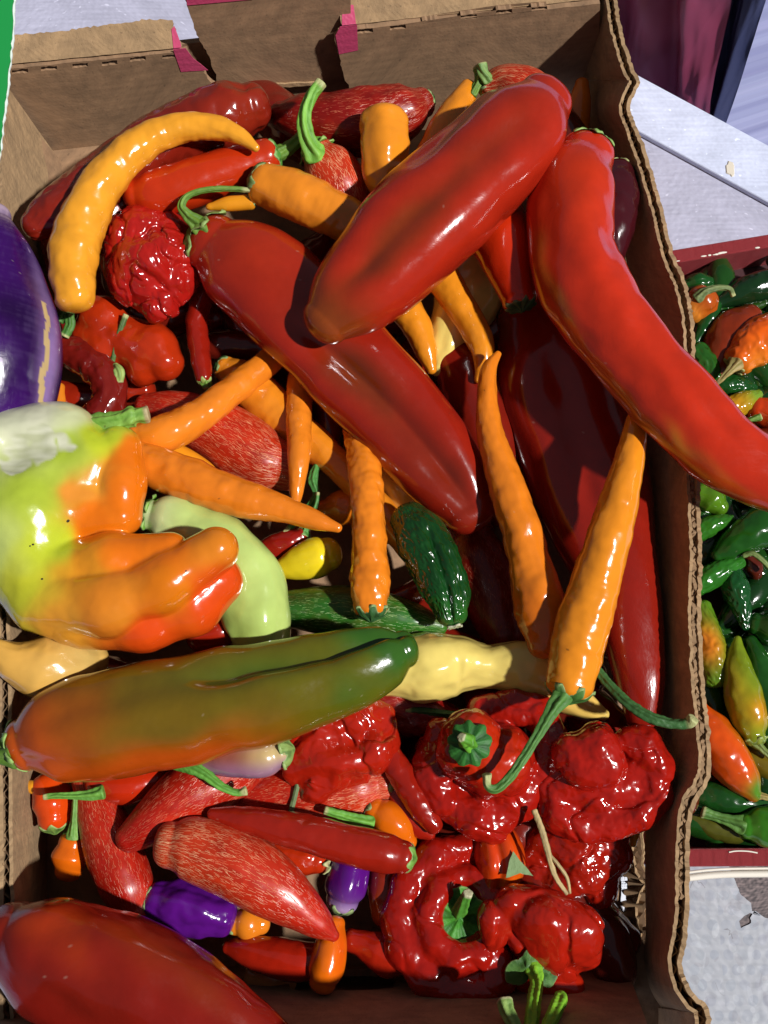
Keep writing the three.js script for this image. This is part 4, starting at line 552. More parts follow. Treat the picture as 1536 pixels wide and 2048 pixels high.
// --- smooth and corked red chillies
fruit('red_chilli', 'smooth orange red chilli with a green calyx left of the tall green stem', CH, G.small, [[526, 318, 9, 38], [488, 330, 9, 43], [430, 350, 9, 46], [360, 374, 9, 48], [300, 386, 9, 44], [272, 388, 9, 32]], { col: patchy(hex('#b42e0c'), []), lump: [0.04, 1], blunt: [3, 2.2], calyx: { r: 30, n: 5, c: hex('#4f8a34') }, stem: [[556, 308, 9, 16], [572, 300, 9.1, 13], [592, 284, 9.2, 11], [612, 262, 9.3, 11]] });
fruit('corked_pepper', 'corked dark red jalapeno against the back wall', CH, G.cork, [[842, 206, 7.6, 30], [815, 220, 7.6, 52], [750, 240, 7.5, 66], [680, 246, 7.4, 62], [600, 236, 7.2, 46], [562, 232, 7, 28]], { mat: M.corkDark, unit: [1, 1, 0.2], wr: [0.3, 60, 2], lump: [0.07, 1.2], calyx: { r: 20, n: 5, c: DARKGREEN } });
fruit('corked_pepper', 'corked red jalapeno with a tall curved green stem', CH, G.cork, [[636, 308, 8.6, 34], [656, 336, 8.4, 54], [682, 378, 8, 58], [706, 430, 7.4, 46]], { mat: M.corkRed, unit: [0.8, 0.6, 0.5], lump: [0.05, 1], calyx: { r: 36, n: 5, c: hex('#6aa836'), amp: 0.24 }, stem: [[630, 312, 9.6, 24], [618, 286, 10.4, 17], [610, 254, 11, 14], [612, 222, 11.4, 12], [624, 190, 11.7, 11], [642, 166, 11.9, 12]], stemCol: hex('#7cb444') });
fruit('corked_pepper', 'corked red jalapeno in the back beside the topmost red pepper, with a ragged stem', CH, G.cork, [[980, 172, 8.6, 26], [1008, 168, 8.8, 38], [1050, 186, 8.8, 50], [1096, 230, 8.4, 46]], { mat: M.corkFine, unit: [1, 0.6, 0.1], lump: [0.06, 1], wr: [0.4, 90, 3], calyx: { r: 22, c: hex('#8a9a70') }, stem: [[976, 162, 9.4, 12], [966, 146, 9.8, 10], [962, 130, 10, 12]], stemCol: hex('#7a9a52') });
fruit('red_chilli', 'bright scarlet pepper hanging with its cut dark calyx below the topmost pepper', CH, G.small, [[1038, 596, 9.2, 36], [1032, 572, 9.2, 42], [1016, 520, 9, 54], [1000, 470, 8.6, 64], [980, 420, 8, 60]], { lump: [0.04, 1], mat: M.gloss, col: plain(hex('#b4280b')), blunt: [3.4, 2], cap: [0.6, 0.8], calyx: { r: 31, n: 9, amp: 0.08, c: hex('#1e4a20'), rim: hex('#8a8a60') } });
fruit('corked_pepper', 'corked orange red jalapeno in the left middle under crossing orange chillies', CH, G.cork, [[566, 932, 5.2, 48], [530, 922, 5.2, 62], [470, 886, 5.2, 68], [400, 848, 5, 58], [340, 824, 4.8, 44], [292, 812, 4.6, 26]], { mat: M.corkFine, unit: [1.2, 1, 0.3], lump: [0.04, 1], blunt: [3, 2], stems: [[[[634, 930, 4.6, 7], [626, 960, 4.8, 9], [632, 990, 4.8, 6], [612, 1020, 4.6, 6], [570, 1066, 4.8, 6]], hex('#4a8a40')]] });
fruit('corked_pepper', 'brown shaded jalapeno with fine pale cracks right of the wrinkled green one', CH, G.cork, [[950, 1082, 3.8, 42], [966, 1130, 3.8, 62], [990, 1200, 3.8, 62], [1010, 1270, 3.8, 44]], { mat: M.corkDark, unit: [1, 1, 0.6], lump: [0.05, 1], col: plain([0.7, 0.8, 0.8]) });
fruit('corked_pepper', 'bright corked jalapeno tapering down left below the olive pepper', CH, G.cork, [[500, 1516, 5.8, 50], [470, 1534, 5.9, 60], [410, 1566, 6.2, 66], [350, 1608, 6.6, 58], [296, 1650, 6.8, 44], [256, 1678, 6.8, 28]], { mat: M.corkRed2, unit: [1, 1, 0.7], lump: [0.05, 1] });
fruit('corked_pepper', 'corked jalapeno bent downwards at the lower left, its end shining', CH, G.cork, [[176, 1560, 5, 32], [198, 1620, 5, 46], [226, 1700, 5.2, 56], [254, 1770, 5.4, 54], [270, 1812, 5.2, 42]], { mat: M.corkRed2, unit: [1, 1, 0.1], lump: [0.05, 1], blunt: [2, 2.6], stems: [[[[206, 1584, 6.9, 14], [190, 1588, 6.9, 11], [150, 1591, 7, 7], [110, 1591, 7, 6], [88, 1594, 7, 6]], hex('#6aa040')]] });
fruit('corked_pepper', 'fat corked jalapeno slanting down right to a shiny pointed tip, purple pepper below it', CH, G.cork, [[348, 1690, 7.8, 46], [376, 1694, 7.8, 60], [450, 1720, 7.8, 68], [530, 1764, 7.8, 66], [596, 1812, 7.6, 48], [644, 1852, 7.4, 28], [668, 1872, 7.3, 12]], { mat: M.corkRed, unit: [1.1, 1, 0.45], lump: [0.04, 1], blunt: [2.8, 2] });
fruit('corked_pepper', 'dark corked jalapeno lying behind the long smooth red chilli', CH, G.cork, [[756, 1566, 5.2, 40], [720, 1574, 5.2, 56], [640, 1590, 5, 62], [550, 1594, 4.8, 56], [470, 1606, 4.6, 38]], { mat: M.corkFine, unit: [1.1, 1.1, 0.85], lump: [0.04, 1], blunt: [3, 2], calyx: { r: 34, n: 5, c: hex('#5c8a3c') } });
fruit('corked_pepper', 'corked dark red pepper showing in shade under the pale lemon pepper', CH, G.cork, [[700, 1400, 4.2, 40], [760, 1404, 4.2, 52], [830, 1424, 4, 50], [900, 1450, 3.8, 36]], { mat: M.corkDark, unit: [1, 1, 0.25], lump: [0.08, 1.4], wr: [0.6, 80, 2], stems: [[[[960, 1430, 5, 5], [900, 1428, 5.2, 6], [850, 1422, 5.4, 7], [812, 1420, 5.5, 7]], hex('#3c6a34')]] });

fruit('red_chilli', 'long smooth red chilli across the lower middle, green cap at its right end', CH, G.small, [[800, 1712, 8.2, 32], [770, 1706, 8.2, 40], [700, 1690, 8.3, 40], [620, 1668, 8.3, 37], [540, 1650, 8.2, 32], [470, 1636, 8, 24], [424, 1628, 7.9, 12]], { lump: [0.05, 1.1], ring: [0.03, 0.012], mat: M.skin, col: plain(hex('#921c0e')), blunt: [3, 2], calyx: { r: 27, n: 5, c: hex('#6a9a3c') } });
fruit('red_chilli', 'twisted red chilli with a split body right of the corked jalapeno', CH, G.small, [[752, 1460, 6.6, 20], [784, 1520, 6.6, 26], [816, 1570, 6.6, 28], [846, 1620, 6.5, 26], [868, 1652, 6.4, 18]], { lump: [0.08, 1.4], mat: M.gloss, col: plain(hex('#8d190c')) });
fruit('red_chilli', 'slim red chilli nestled left of the twisted one', CH, G.small, [[790, 1586, 5.6, 16], [812, 1624, 5.6, 24], [838, 1654, 5.5, 22], [860, 1670, 5.4, 12]], { lump: [0.06, 1.2], mat: M.gloss, col: plain(hex('#921a0c')) });
fruit('red_chilli', 'slender red chilli hanging below the cluster of wrinkled peppers, green at its tip', CH, G.small, [[408, 756, 5.9, 16], [404, 730, 5.9, 20], [396, 680, 5.9, 22], [396, 630, 6, 23], [412, 570, 6.2, 25], [424, 530, 6.2, 22]], { ring: [0.08, 0.007], lump: [0.06, 1], mat: M.gloss, col: plain(hex('#89190c')), calyx: { r: 14, n: 5, c: hex('#8a9a48') }, stem: [[412, 766, 5.9, 11], [414, 776, 5.9, 8]] });
fruit('red_chilli', 'dark wrinkled red chilli bent round at the left beside the eggplant', CH, G.small, [[110, 696, 5.6, 28], [150, 706, 5.6, 34], [196, 736, 5.6, 36], [220, 780, 5.6, 34], [204, 830, 5.4, 36], [150, 860, 5, 34]], { lump: [0.1, 1.5], wr: [0.6, 90, 2], mat: M.gloss, col: plain(hex('#6d160f')), stems: [[[[230, 730, 6.2, 6], [238, 744, 6.4, 10], [240, 764, 6.2, 7]], hex('#9ab060')]] });
fruit('red_chilli', 'small dark red chilli with a green cap below the slim hanging orange chilli', CH, G.small, [[600, 1074, 4.4, 20], [580, 1082, 4.4, 25], [548, 1094, 4.3, 25], [518, 1104, 4.2, 18]], { lump: [0.06, 1.1], mat: M.gloss, col: plain(hex('#87170e')), calyx: { r: 17, n: 5, c: hex('#3f7a30') }, stem: [[606, 1070, 4.6, 9], [618, 1040, 4.9, 5], [632, 1010, 5.2, 5], [636, 985, 5.3, 4]], stemCol: hex('#4c8a3c') });
fruit('red_chilli', 'red chilli lying at the bottom beside the upright orange block pepper', CH, G.small, [[624, 1922, 5.2, 36], [596, 1922, 5.2, 40], [540, 1912, 5, 38], [490, 1900, 4.8, 28], [456, 1894, 4.6, 14]], { lump: [0.05, 1], mat: M.gloss, col: plain(hex('#9d1d0c')), blunt: [3, 2] });
fruit('red_chilli', 'red pepper with a pinched waist right of the orange block pepper', CH, G.small, [[806, 1924, 4.8, 28], [784, 1916, 4.8, 40], [754, 1900, 4.8, 38], [722, 1886, 4.8, 26], [702, 1880, 4.7, 24]], { lump: [0.08, 1.2], mat: M.gloss, col: plain(hex('#a01f0c')), calyx: { r: 22, n: 5, c: hex('#7aa44c') } });
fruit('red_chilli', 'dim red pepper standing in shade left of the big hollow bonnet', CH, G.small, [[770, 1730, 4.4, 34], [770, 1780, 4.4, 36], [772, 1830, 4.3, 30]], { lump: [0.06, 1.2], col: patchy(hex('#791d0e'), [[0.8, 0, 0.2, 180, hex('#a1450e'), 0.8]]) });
fruit('red_chilli', 'orange red pepper with a withered pale calyx under the long smooth chilli', CH, G.small, [[632, 1718, 5.6, 28], [604, 1716, 5.6, 34], [560, 1704, 5.4, 34], [520, 1690, 5.2, 22]], { lump: [0.1, 1.4], mat: M.gloss, col: plain(hex('#ae2a0b')), calyx: { r: 22, n: 5, amp: 0.3, c: hex('#b8ac80'), curl: 0.5 } });
fruit('red_chilli', 'orange red pepper end under the lower left of the olive pepper', CH, G.small, [[200, 1560, 5.6, 34], [250, 1570, 5.8, 40], [310, 1556, 5.6, 34]], { lump: [0.05, 1], mat: M.gloss, col: plain(hex('#b1270b')), stems: [[[[346, 1532, 8.6, 7], [382, 1534, 8.9, 13], [410, 1548, 9, 11], [444, 1574, 9, 8], [476, 1586, 8.9, 7], [492, 1582, 8.9, 9]], hex('#5f9a38')]] });
fruit('red_chilli', 'red pepper peeping out under the fleshy bell pepper beside the pale green one', CH, G.small, [[400, 1270, 6.6, 34], [440, 1262, 6.6, 36], [470, 1256, 6.4, 24]], { col: plain(hex('#99200c')) });
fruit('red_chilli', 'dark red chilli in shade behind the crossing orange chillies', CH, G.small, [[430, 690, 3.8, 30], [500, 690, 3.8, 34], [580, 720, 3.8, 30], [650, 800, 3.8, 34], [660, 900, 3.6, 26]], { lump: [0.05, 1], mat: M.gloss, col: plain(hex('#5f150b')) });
fruit('red_chilli', 'dark red pepper sitting under the sickle shaped amber chilli', CH, G.small, [[330, 330, 7.6, 24], [280, 370, 7.4, 40], [230, 420, 7.2, 42], [200, 480, 7, 34]], { lump: [0.05, 1], mat: M.gloss, col: plain(hex('#7b1a0d')) });
fruit('red_chilli', 'dark red pepper between the green stem and the wrinkled deep red bonnet', CH, G.small, [[372, 450, 7, 26], [384, 480, 7, 34], [396, 520, 6.8, 30]], { lump: [0.08, 1.2], mat: M.gloss, col: plain(hex('#6b170c')) });
fruit('red_chilli', 'red chilli stub at the left edge under the bell pepper', CH, G.small, [[-20, 1190, 6.6, 18], [4, 1194, 6.6, 18], [14, 1196, 6.6, 12]], { mat: M.gloss, col: plain(hex('#841a0d')), stems: [[[[60, 1220, 6, 10], [72, 1240, 6, 11], [82, 1262, 5.6, 12]], hex('#78b044')]] });
fruit('red_chilli', 'red pepper in shade low on the left next to the bent wrinkled chilli', CH, G.small, [[120, 790, 3.4, 30], [160, 800, 3.4, 34], [290, 780, 3.2, 26]], { mat: M.gloss, lump: [0.06, 1], col: plain(hex('#8e200c')) });

// --- greens in the carton
fruit('green_pepper', 'dark green shrivelled jalapeno with a pale cut end right of the upright chilli', CH, 'green jalapenos in the carton', [[904, 1226, 8, 31], [898, 1196, 8, 43], [872, 1134, 7.9, 52], [842, 1074, 7.7, 50], [818, 1038, 7.4, 36]], { cell: 0.0006, wr: [0.7, 170, 7], ring: [0.03, 0.006], lump: [0.09, 1.3], crease: [{ at: [[0.05, -10], [0.7, 16]], d: 3.5, w: 10 }, { at: [[0.2, 40], [0.8, 30]], d: 1.5, w: 8 }], mat: M.skin, mot: 0.35, col: patchy(hex('#0f3a14'), [[0.05, 0, 0.1, 200, hex('#2c6a24'), 0.5]]), calyx: { r: 15, n: 4, c: hex('#b8b894'), rim: hex('#d0ccb0'), curl: 0.3 } });
fruit('green_pepper', 'green jalapeno with fine pale streaks lying low behind the olive pepper', CH, 'green jalapenos in the carton', [[880, 1252, 5, 18], [830, 1242, 5, 36], [740, 1226, 5, 48], [650, 1220, 5, 48], [580, 1218, 5, 38]], { mat: M.corkGreen, unit: [1, 1, 0.3], lump: [0.04, 1], mot: 0.15 });

// --- small purples, minis
fruit('purple_pepper', 'small glossy purple pepper with white highlights under the fat corked jalapeno', CP, G.purple, [[322, 1804, 5.4, 38], [350, 1810, 5.4, 50], [400, 1822, 5.4, 48], [440, 1832, 5.3, 38]], { lobe: [4, 0.09, 0.5, 0], lump: [0.12, 1.3], mat: M.gloss, col: plain(PURPLE), blunt: [3, 2.6], calyx: { r: 30, n: 5, c: hex('#4a5a3a') } });
fruit('purple_pepper', 'small purple pepper fading to lilac below the long smooth red chilli', CP, G.purple, [[706, 1700, 5.4, 32], [700, 1740, 5.4, 38], [690, 1780, 5.4, 40], [686, 1796, 5.3, 32]], { lobe: [4, 0.05, 0.5, 0], mat: M.gloss, blunt: [2, 3], col: patchy(PURPLE, [[0.95, 0, 0.14, 180, hex('#a890b4'), 0.8]]), calyx: { at: 'end', r: 28, n: 5, c: hex('#5a6a44') } });
fruit('purple_pepper', 'tan pepper blushing lilac, calyx to the right, under the edge of the olive pepper', CP, G.purple, [[552, 1506, 8.8, 34], [528, 1512, 8.8, 42], [470, 1514, 8.7, 40], [420, 1516, 8.4, 32]], { lump: [0.04, 1], mat: M.gloss, blunt: [3, 2], col: (u, th) => mix3(mix3(hex('#c4ac74'), hex('#8a4c3c'), smooth(0.12, 0.6, u)), hex('#8e6a8c'), smooth(0, 60, Math.abs(th)) * 0.85), calyx: { r: 36, n: 5, c: hex('#7f9a50') } });
const mini = (label, path, o) => fruit('orange_pepper', label, CP, G.mini, path, { mat: M.gloss, lump: [0.04, 1], blunt: [2.6, 2.4], cell: 0.0008, ...o });
mini('blocky orange red pepper at the left wall below the olive pepper', [[108, 1632, 4.8, 34], [106, 1606, 4.8, 42], [98, 1576, 4.8, 36]], { lobe: [3, 0.05, 0, 0], col: plain(hex('#cf410c')), calyx: { r: 26, n: 5, c: hex('#6a8a3c'), amp: 0.2 } });
mini('round orange pepper hanging from a thin upright stem at the lower left', [[146, 1690, 4.4, 30], [142, 1714, 4.3, 40], [138, 1738, 4.2, 28]], { col: plain(hex('#d8630c')), calyx: { r: 20, n: 5, c: hex('#5f7a38') }, stem: [[146, 1674, 5.2, 14], [148, 1650, 5.5, 8], [150, 1620, 5.8, 6], [151, 1592, 6, 6]], stemCol: hex('#6f9a44') });
mini('orange pepper with a long cut green stem lying beside the corked jalapeno', [[752, 1622, 5.8, 26], [772, 1634, 5.8, 36], [796, 1660, 5.6, 36], [812, 1684, 5.4, 22]], { col: plain(hex('#d6650c')), calyx: { r: 22, n: 5, c: hex('#4a5a30') }, stem: [[742, 1646, 6.6, 14], [718, 1640, 7, 11], [684, 1630, 7.2, 9], [650, 1620, 7.4, 8]], stemCol: hex('#6aa83c') });
mini('orange pepper tucked right of the glossy purple one', [[474, 1846, 4.8, 24], [494, 1846, 4.8, 34], [518, 1844, 4.6, 26]], { col: plain(hex('#d7791c')), calyx: { r: 22, n: 5, c: hex('#5a7a3a') } });
mini('upright orange block pepper under the tip of the fat corked jalapeno', [[668, 1850, 6, 22], [662, 1890, 6.2, 32], [652, 1940, 6.2, 36], [646, 1962, 6.1, 28]], { lobe: [3, 0.05, 0, 0], col: patchy(hex('#d7650c'), [[0.4, -50, 0.3, 30, hex('#cf4c0c'), 0.7]]) });
mini('tan orange pepper low in shade beneath the bottom red chilli', [[510, 1950, 3.4, 26], [545, 1956, 3.4, 32], [576, 1962, 3.4, 22]], { col: plain(hex('#c88a50')) });
mini('tiny yellow orange pepper bit under the stem end of the olive pepper', [[56, 1572, 5.2, 12], [66, 1574, 5.2, 14]], { col: plain(hex('#d7901d')) });
mini('small amber chilli tip peeping out beside the ragged lower right wall', [[1270, 1640, 3.6, 9], [1269, 1668, 3.4, 10], [1267, 1688, 3.2, 7]], { col: plain(hex('#de971e')) });
mini('dull orange pepper bit showing between eggplant and bell pepper', [[118, 776, 4.4, 12], [118, 806, 4.4, 14]], { col: plain(hex('#cf771d')) });
mini('orange pepper edge peeking out left of the wrinkled deep red bonnet', [[222, 500, 6.4, 16], [222, 530, 6.4, 20], [236, 580, 6.2, 16]], { col: plain(hex('#cf6510')) });

// --- wrinkled bonnets
const bon = { mat: M.gloss, k: 0.005, cell: 0.001, bumps: [0.0007, 120] };
function bonnet(label, chains, o = {}, extra = []) { const g = lumpy(chains, { ...bon, ...o }); const parts = [['body', g, o.mat ?? M.gloss], ...extra]; return thing('bonnet_pepper', label, CP, G.bonnet, parts); }
const cx = (x, y, h, dir, r, o = {}) => { const c = P(x, y, h / 100), s = scaleAt(c); return calyx({ c, dir: dir.normalize(), r: (o.R ?? 60) * s, len: (o.len ?? 30) * s, p: 2 }, r * s, o); };
bonnet('deep red crumpled bonnet pepper at the upper left with many sharp highlights', [[[282, 478, 8.2, 66], [330, 470, 8.2, 46]], [[250, 500, 8.2, 40], [270, 560, 8, 46], [320, 600, 7.8, 44]], [[330, 520, 8.4, 62], [352, 560, 8, 44]], [[300, 530, 8.4, 70]], [[360, 500, 8, 28], [372, 560, 7.8, 22]]], { c: hex('#a01812'), creases: [[0.0022, 42, 0.09], [0.0006, 120, 0.18]], folds: [0.003, 55], bumps: [0.0005, 150], k: 0.003 });
bonnet('orange red lobed bonnet pepper just below the crumpled deep red one', [[[206, 640, 5.8, 50]], [[176, 668, 5.4, 34], [210, 700, 5.4, 40]], [[250, 680, 5.4, 52], [300, 700, 5.6, 54]], [[310, 690, 6, 42], [330, 724, 5.8, 38]], [[286, 740, 5.4, 34]]], { c: hex('#a72b0b'), k: 0.004, bumps: [0.0008, 80] }, [['stem', stem([[224, 728, 6, 5], [232, 690, 6.6, 6], [244, 650, 7.2, 6], [252, 630, 7.4, 6]], hex('#4f6a30')), M.stem]]);
bonnet('folded scarlet bonnet pepper right below the olive pepper', [[[590, 1500, 6.6, 40], [640, 1462, 6.8, 48], [700, 1440, 6.8, 50], [756, 1450, 6.6, 36]], [[600, 1542, 6.6, 32], [660, 1520, 7, 40], [740, 1502, 7, 40], [768, 1480, 6.8, 26]], [[600, 1576, 6.2, 22], [640, 1564, 6.6, 34], [720, 1544, 6.4, 26]], [[572, 1520, 6, 24], [590, 1470, 6.2, 30]]], { c: hex('#a01c0b'), k: 0.004, creases: [[0.0021, 36, 0.08], [0.0003, 120, 0.16]], folds: [0.0036, 50], bumps: [0.0003, 150] }, [['stem', stem([[596, 1566, 6.8, 5], [588, 1598, 6.8, 5], [578, 1634, 6.7, 6]], hex('#6a7a50')), M.stem]]);
{ const c = hex('#9a160b');
  bonnet('bright red ruffled bonnet with a large dark green calyx facing up', [[[940, 1500, 8.2, 66], [990, 1520, 7.6, 78]], [[944, 1480, 9, 62]], [[886, 1470, 6.6, 34], [866, 1540, 6.4, 36], [890, 1600, 6.4, 34], [950, 1632, 6.6, 32], [985, 1648, 6.4, 28], [1040, 1600, 6.6, 32], [1084, 1540, 6.8, 30], [1100, 1480, 6.8, 28], [1080, 1424, 6.6, 28], [1030, 1414, 6.4, 30], [960, 1424, 6, 30]], [[860, 1500, 5.4, 30]]], { anchors: [[946, 1490, 11, hex('#ae260b'), 1], [1000, 1520, 10, hex('#ae260b'), 0.9], [880, 1560, 7, c, 1.2], [960, 1640, 7, c, 1.2], [1070, 1580, 7, c, 1.2], [1090, 1450, 7, c, 1.2], [980, 1410, 7, c, 1.1]], k: 0.0045, bumps: [0.0009, 130], creases: [[0.0009, 36, 0.065], [0.0002, 180, 0.24]], folds: [0.0026, 50] }, [['calyx', cx(938, 1488, 11.1, V(-0.12, 1, 0.12), 44, { n: 9, amp: 0.08, c: hex('#2a6a24'), R: 62, len: 46, rim: hex('#3c7a34') }), M.stem], ['stem', stem([[938, 1488, 11.0, 17], [932, 1480, 11.8, 14], [922, 1474, 12.3, 9]], hex('#5fa02c'), hex('#b8c8a0')), M.stem]]);
  bonnet('broad wavy scarlet bonnet pepper touching the right wall, knob on top', [[[1150, 1508, 8.8, 46], [1192, 1502, 9, 48]], [[1212, 1528, 9, 44], [1172, 1536, 8.9, 42]], [[1186, 1474, 8.6, 28], [1200, 1470, 8.4, 26]], [[1130, 1560, 6.6, 60], [1200, 1590, 6.4, 60], [1256, 1560, 6.6, 60]], [[1100, 1576, 7.2, 30], [1116, 1630, 7, 28], [1164, 1658, 7, 26], [1226, 1650, 7.2, 27], [1276, 1628, 7.4, 28], [1314, 1588, 7.6, 26], [1316, 1536, 7.8, 28], [1286, 1492, 8, 30], [1254, 1480, 8, 28]]], { c, k: 0.0035, bumps: [0.0009, 130], creases: [[0.001, 34, 0.065], [0.0002, 180, 0.24]], folds: [0.0023, 47] });
  bonnet('red ruffled bonnet under the broad wavy one, lying right of the dry twig', [[[1096, 1680, 4.2, 40], [1150, 1700, 4.4, 56], [1200, 1690, 4.4, 50]], [[1180, 1736, 4.6, 44], [1120, 1770, 4.4, 36]], [[1220, 1676, 4.8, 34], [1226, 1720, 4.6, 26], [1180, 1760, 4.4, 30], [1200, 1780, 4.2, 34]], [[1070, 1720, 4, 30], [1090, 1780, 4, 26]]], { c: hex('#93190b'), k: 0.004, bumps: [0.001, 150], creases: [[0.0013, 40, 0.07], [0.0003, 180, 0.24]], folds: [0.0026, 52] });
  bonnet('big hollow ring shaped bonnet with a torn green calyx sunk in the middle', [[[950, 1690, 4.4, 28], [876, 1708, 4.9, 30], [818, 1762, 5.3, 30], [796, 1834, 5.5, 29], [810, 1898, 5.7, 30], [852, 1952, 5.8, 30], [912, 1986, 5.8, 28], [964, 1990, 5.8, 26], [998, 1960, 5.9, 26], [1004, 1916, 5.8, 26]], [[900, 1730, 4, 30], [838, 1790, 4.3, 30], [828, 1850, 4.4, 30], [852, 1912, 4.6, 32], [904, 1950, 4.8, 32], [964, 1950, 4.8, 30]], [[930, 1748, 5.2, 22], [878, 1774, 5.7, 23], [852, 1830, 6, 24], [864, 1884, 6.2, 25], [910, 1918, 6.2, 26], [958, 1908, 6, 24], [986, 1866, 5.7, 22], [984, 1802, 5.4, 22], [962, 1762, 5.2, 20]], [[950, 1716, 3.8, 32], [1010, 1760, 3.6, 34]], [[920, 1830, 3.4, 60]]], { c: hex('#95150b'), k: 0.0042, bumps: [0.0006, 110], creases: [[0.0007, 30, 0.06], [0.0002, 150, 0.2]], folds: [0.002, 40] }, [['calyx', cx(916, 1832, 5.9, V(0.1, 1, 0.1), 56, { n: 6, amp: 0.08, c: hex('#3f8a24'), R: 90, len: -34, rim: hex('#a8b878') }), M.stem], ['stem', stem([[914, 1832, 5.6, 17], [924, 1812, 6.6, 13], [936, 1786, 7.5, 10]], hex('#4f8f2c'), hex('#c8d0b0')), M.stem]]);
  bonnet('glossy red bonnet with rolled folds at the bottom right, pale stem below it', [[[1016, 1808, 6.6, 30], [990, 1840, 6.8, 30], [986, 1876, 6.6, 24]], [[1030, 1818, 6.8, 46], [1090, 1836, 7, 52], [1146, 1866, 6.8, 50], [1168, 1904, 6.4, 36]], [[1060, 1876, 6.6, 40], [1110, 1890, 6.8, 42], [1140, 1910, 6.4, 34]], [[1080, 1910, 6, 44], [1130, 1930, 5.8, 34]]], { c: hex('#9d1a0b'), k: 0.0026, bumps: [0.0005, 110], creases: [[0.0018, 30, 0.07], [0.0002, 150, 0.2]], folds: [0.0026, 46] }); }
fruit('red_pepper', 'smooth scarlet pepper beneath the rolled bonnet, a green stem rising towards the viewer', CP, null, [[1000, 1930, 4.8, 40], [1050, 1950, 5, 42], [1104, 1966, 5.2, 42], [1140, 1976, 5.2, 34]], { mat: M.gloss, lump: [0.06, 1], col: plain(hex('#a61f0b')), extra: [['calyx', cx(1052, 1932, 7.3, V(-0.1, 1, 0.2), 34, { n: 2, amp: 0.42, c: hex('#4f7a34'), R: 80, len: 20 }), M.stem], ['calyx', cx(1094, 1944, 7.1, V(0.3, 1, 0.2), 28, { n: 3, amp: 0.1, c: hex('#446e30'), R: 60, len: 20 }), M.stem]], stem: [[1066, 1936, 7.2, 18], [1072, 1960, 7.8, 13], [1068, 2000, 9.4, 13], [1060, 2070, 11.4, 14]], stemCol: hex('#7fb82c'), stems: [[[[1122, 1994, 9, 14], [1106, 2030, 10.6, 13], [1080, 2090, 12.4, 13]], hex('#7fb82c')]] });
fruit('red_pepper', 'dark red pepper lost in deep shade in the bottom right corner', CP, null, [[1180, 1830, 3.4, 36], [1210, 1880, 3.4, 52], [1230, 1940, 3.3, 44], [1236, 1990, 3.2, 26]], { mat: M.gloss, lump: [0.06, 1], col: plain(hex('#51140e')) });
fruit('orange_pepper', 'orange red pepper with grey scars, a torn leaf on its lower end', CP, G.mini, [[986, 1660, 5, 38], [996, 1690, 5.2, 48], [1002, 1730, 5.2, 50], [996, 1770, 5, 40]], { mat: M.gloss, lobe: [3, 0.06, 0.4, 0], lump: [0.06, 1.2], crease: [{ at: [[0.2, 10], [0.9, 0]], d: 4, w: 16 }], col: patchy(hex('#c3370c'), [[0.75, -50, 0.3, 40, hex('#d3600c'), 0.8]]) });
{ // leaf scrap, twig, loose stems
  const leaf = (pts, h, c, bend) => { const s = new THREE.Shape(pts.map(([x, y]) => { const p = P(x, y, h); return new THREE.Vector2(p.x, -p.z); })); const g = new THREE.ExtrudeGeometry(s, { depth: 0.0005, bevelEnabled: false, curveSegments: 6 }); g.rotateX(-Math.PI / 2); g.translate(0, h, 0); const p = g.attributes.position; for (let i = 0; i < p.count; i++) p.setY(i, p.getY(i) + bend * (p.getX(i) - P(pts[0][0], pts[0][1], h).x) ); g.computeVertexNormals(); const q = new Float32Array(p.count * 3); for (let i = 0; i < p.count; i++) { const m = 1 + 0.3 * N3(p.getX(i) * 900, 1, p.getZ(i) * 900); q.set([c[0] * m, c[1] * m, c[2] * m], i * 3); } g.setAttribute('color', new THREE.BufferAttribute(q, 3)); return g; };
  thing('leaf_scrap', 'torn grey green leaf scrap on the scarred orange red pepper', 'leaf', null, [['leaf', leaf(torn([[1026, 1702], [1046, 1728], [1066, 1752], [1040, 1746], [1012, 1756], [1018, 1724], [1026, 1702]], 1, 8), 0.068, hex('#7f9a68'), 0.1), M.stem]]);
  const tw = (p) => stem(p, hex('#c4a878'), hex('#8a7450'));
  thing('dry_twig', 'dry straw coloured forked twig across the red bonnets at the lower right', 'twig', null, [['twig', tw([[1068, 1620, 8.2, 6], [1084, 1662, 8.3, 6], [1096, 1706, 8.2, 6], [1110, 1752, 7.9, 5], [1134, 1788, 7.6, 4]]), M.stem], ['fork', tw([[1098, 1708, 8.2, 3], [1118, 1732, 8.2, 3.5], [1134, 1756, 8, 3.5], [1140, 1786, 7.6, 3]]), M.stem]]);
  
  
  
  thing('cut_stalk', 'pale blunt green stalk standing in front of the bottom wall', 'stem', null, [['stem', stem([[1040, 2080, 11.4, 14], [1026, 2044, 11, 13], [1013, 2016, 10.6, 15], [1010, 2004, 10.4, 17]], hex('#8fae5c'), hex('#c8d0a0')), M.stem]]); }
  
  
  
  
  

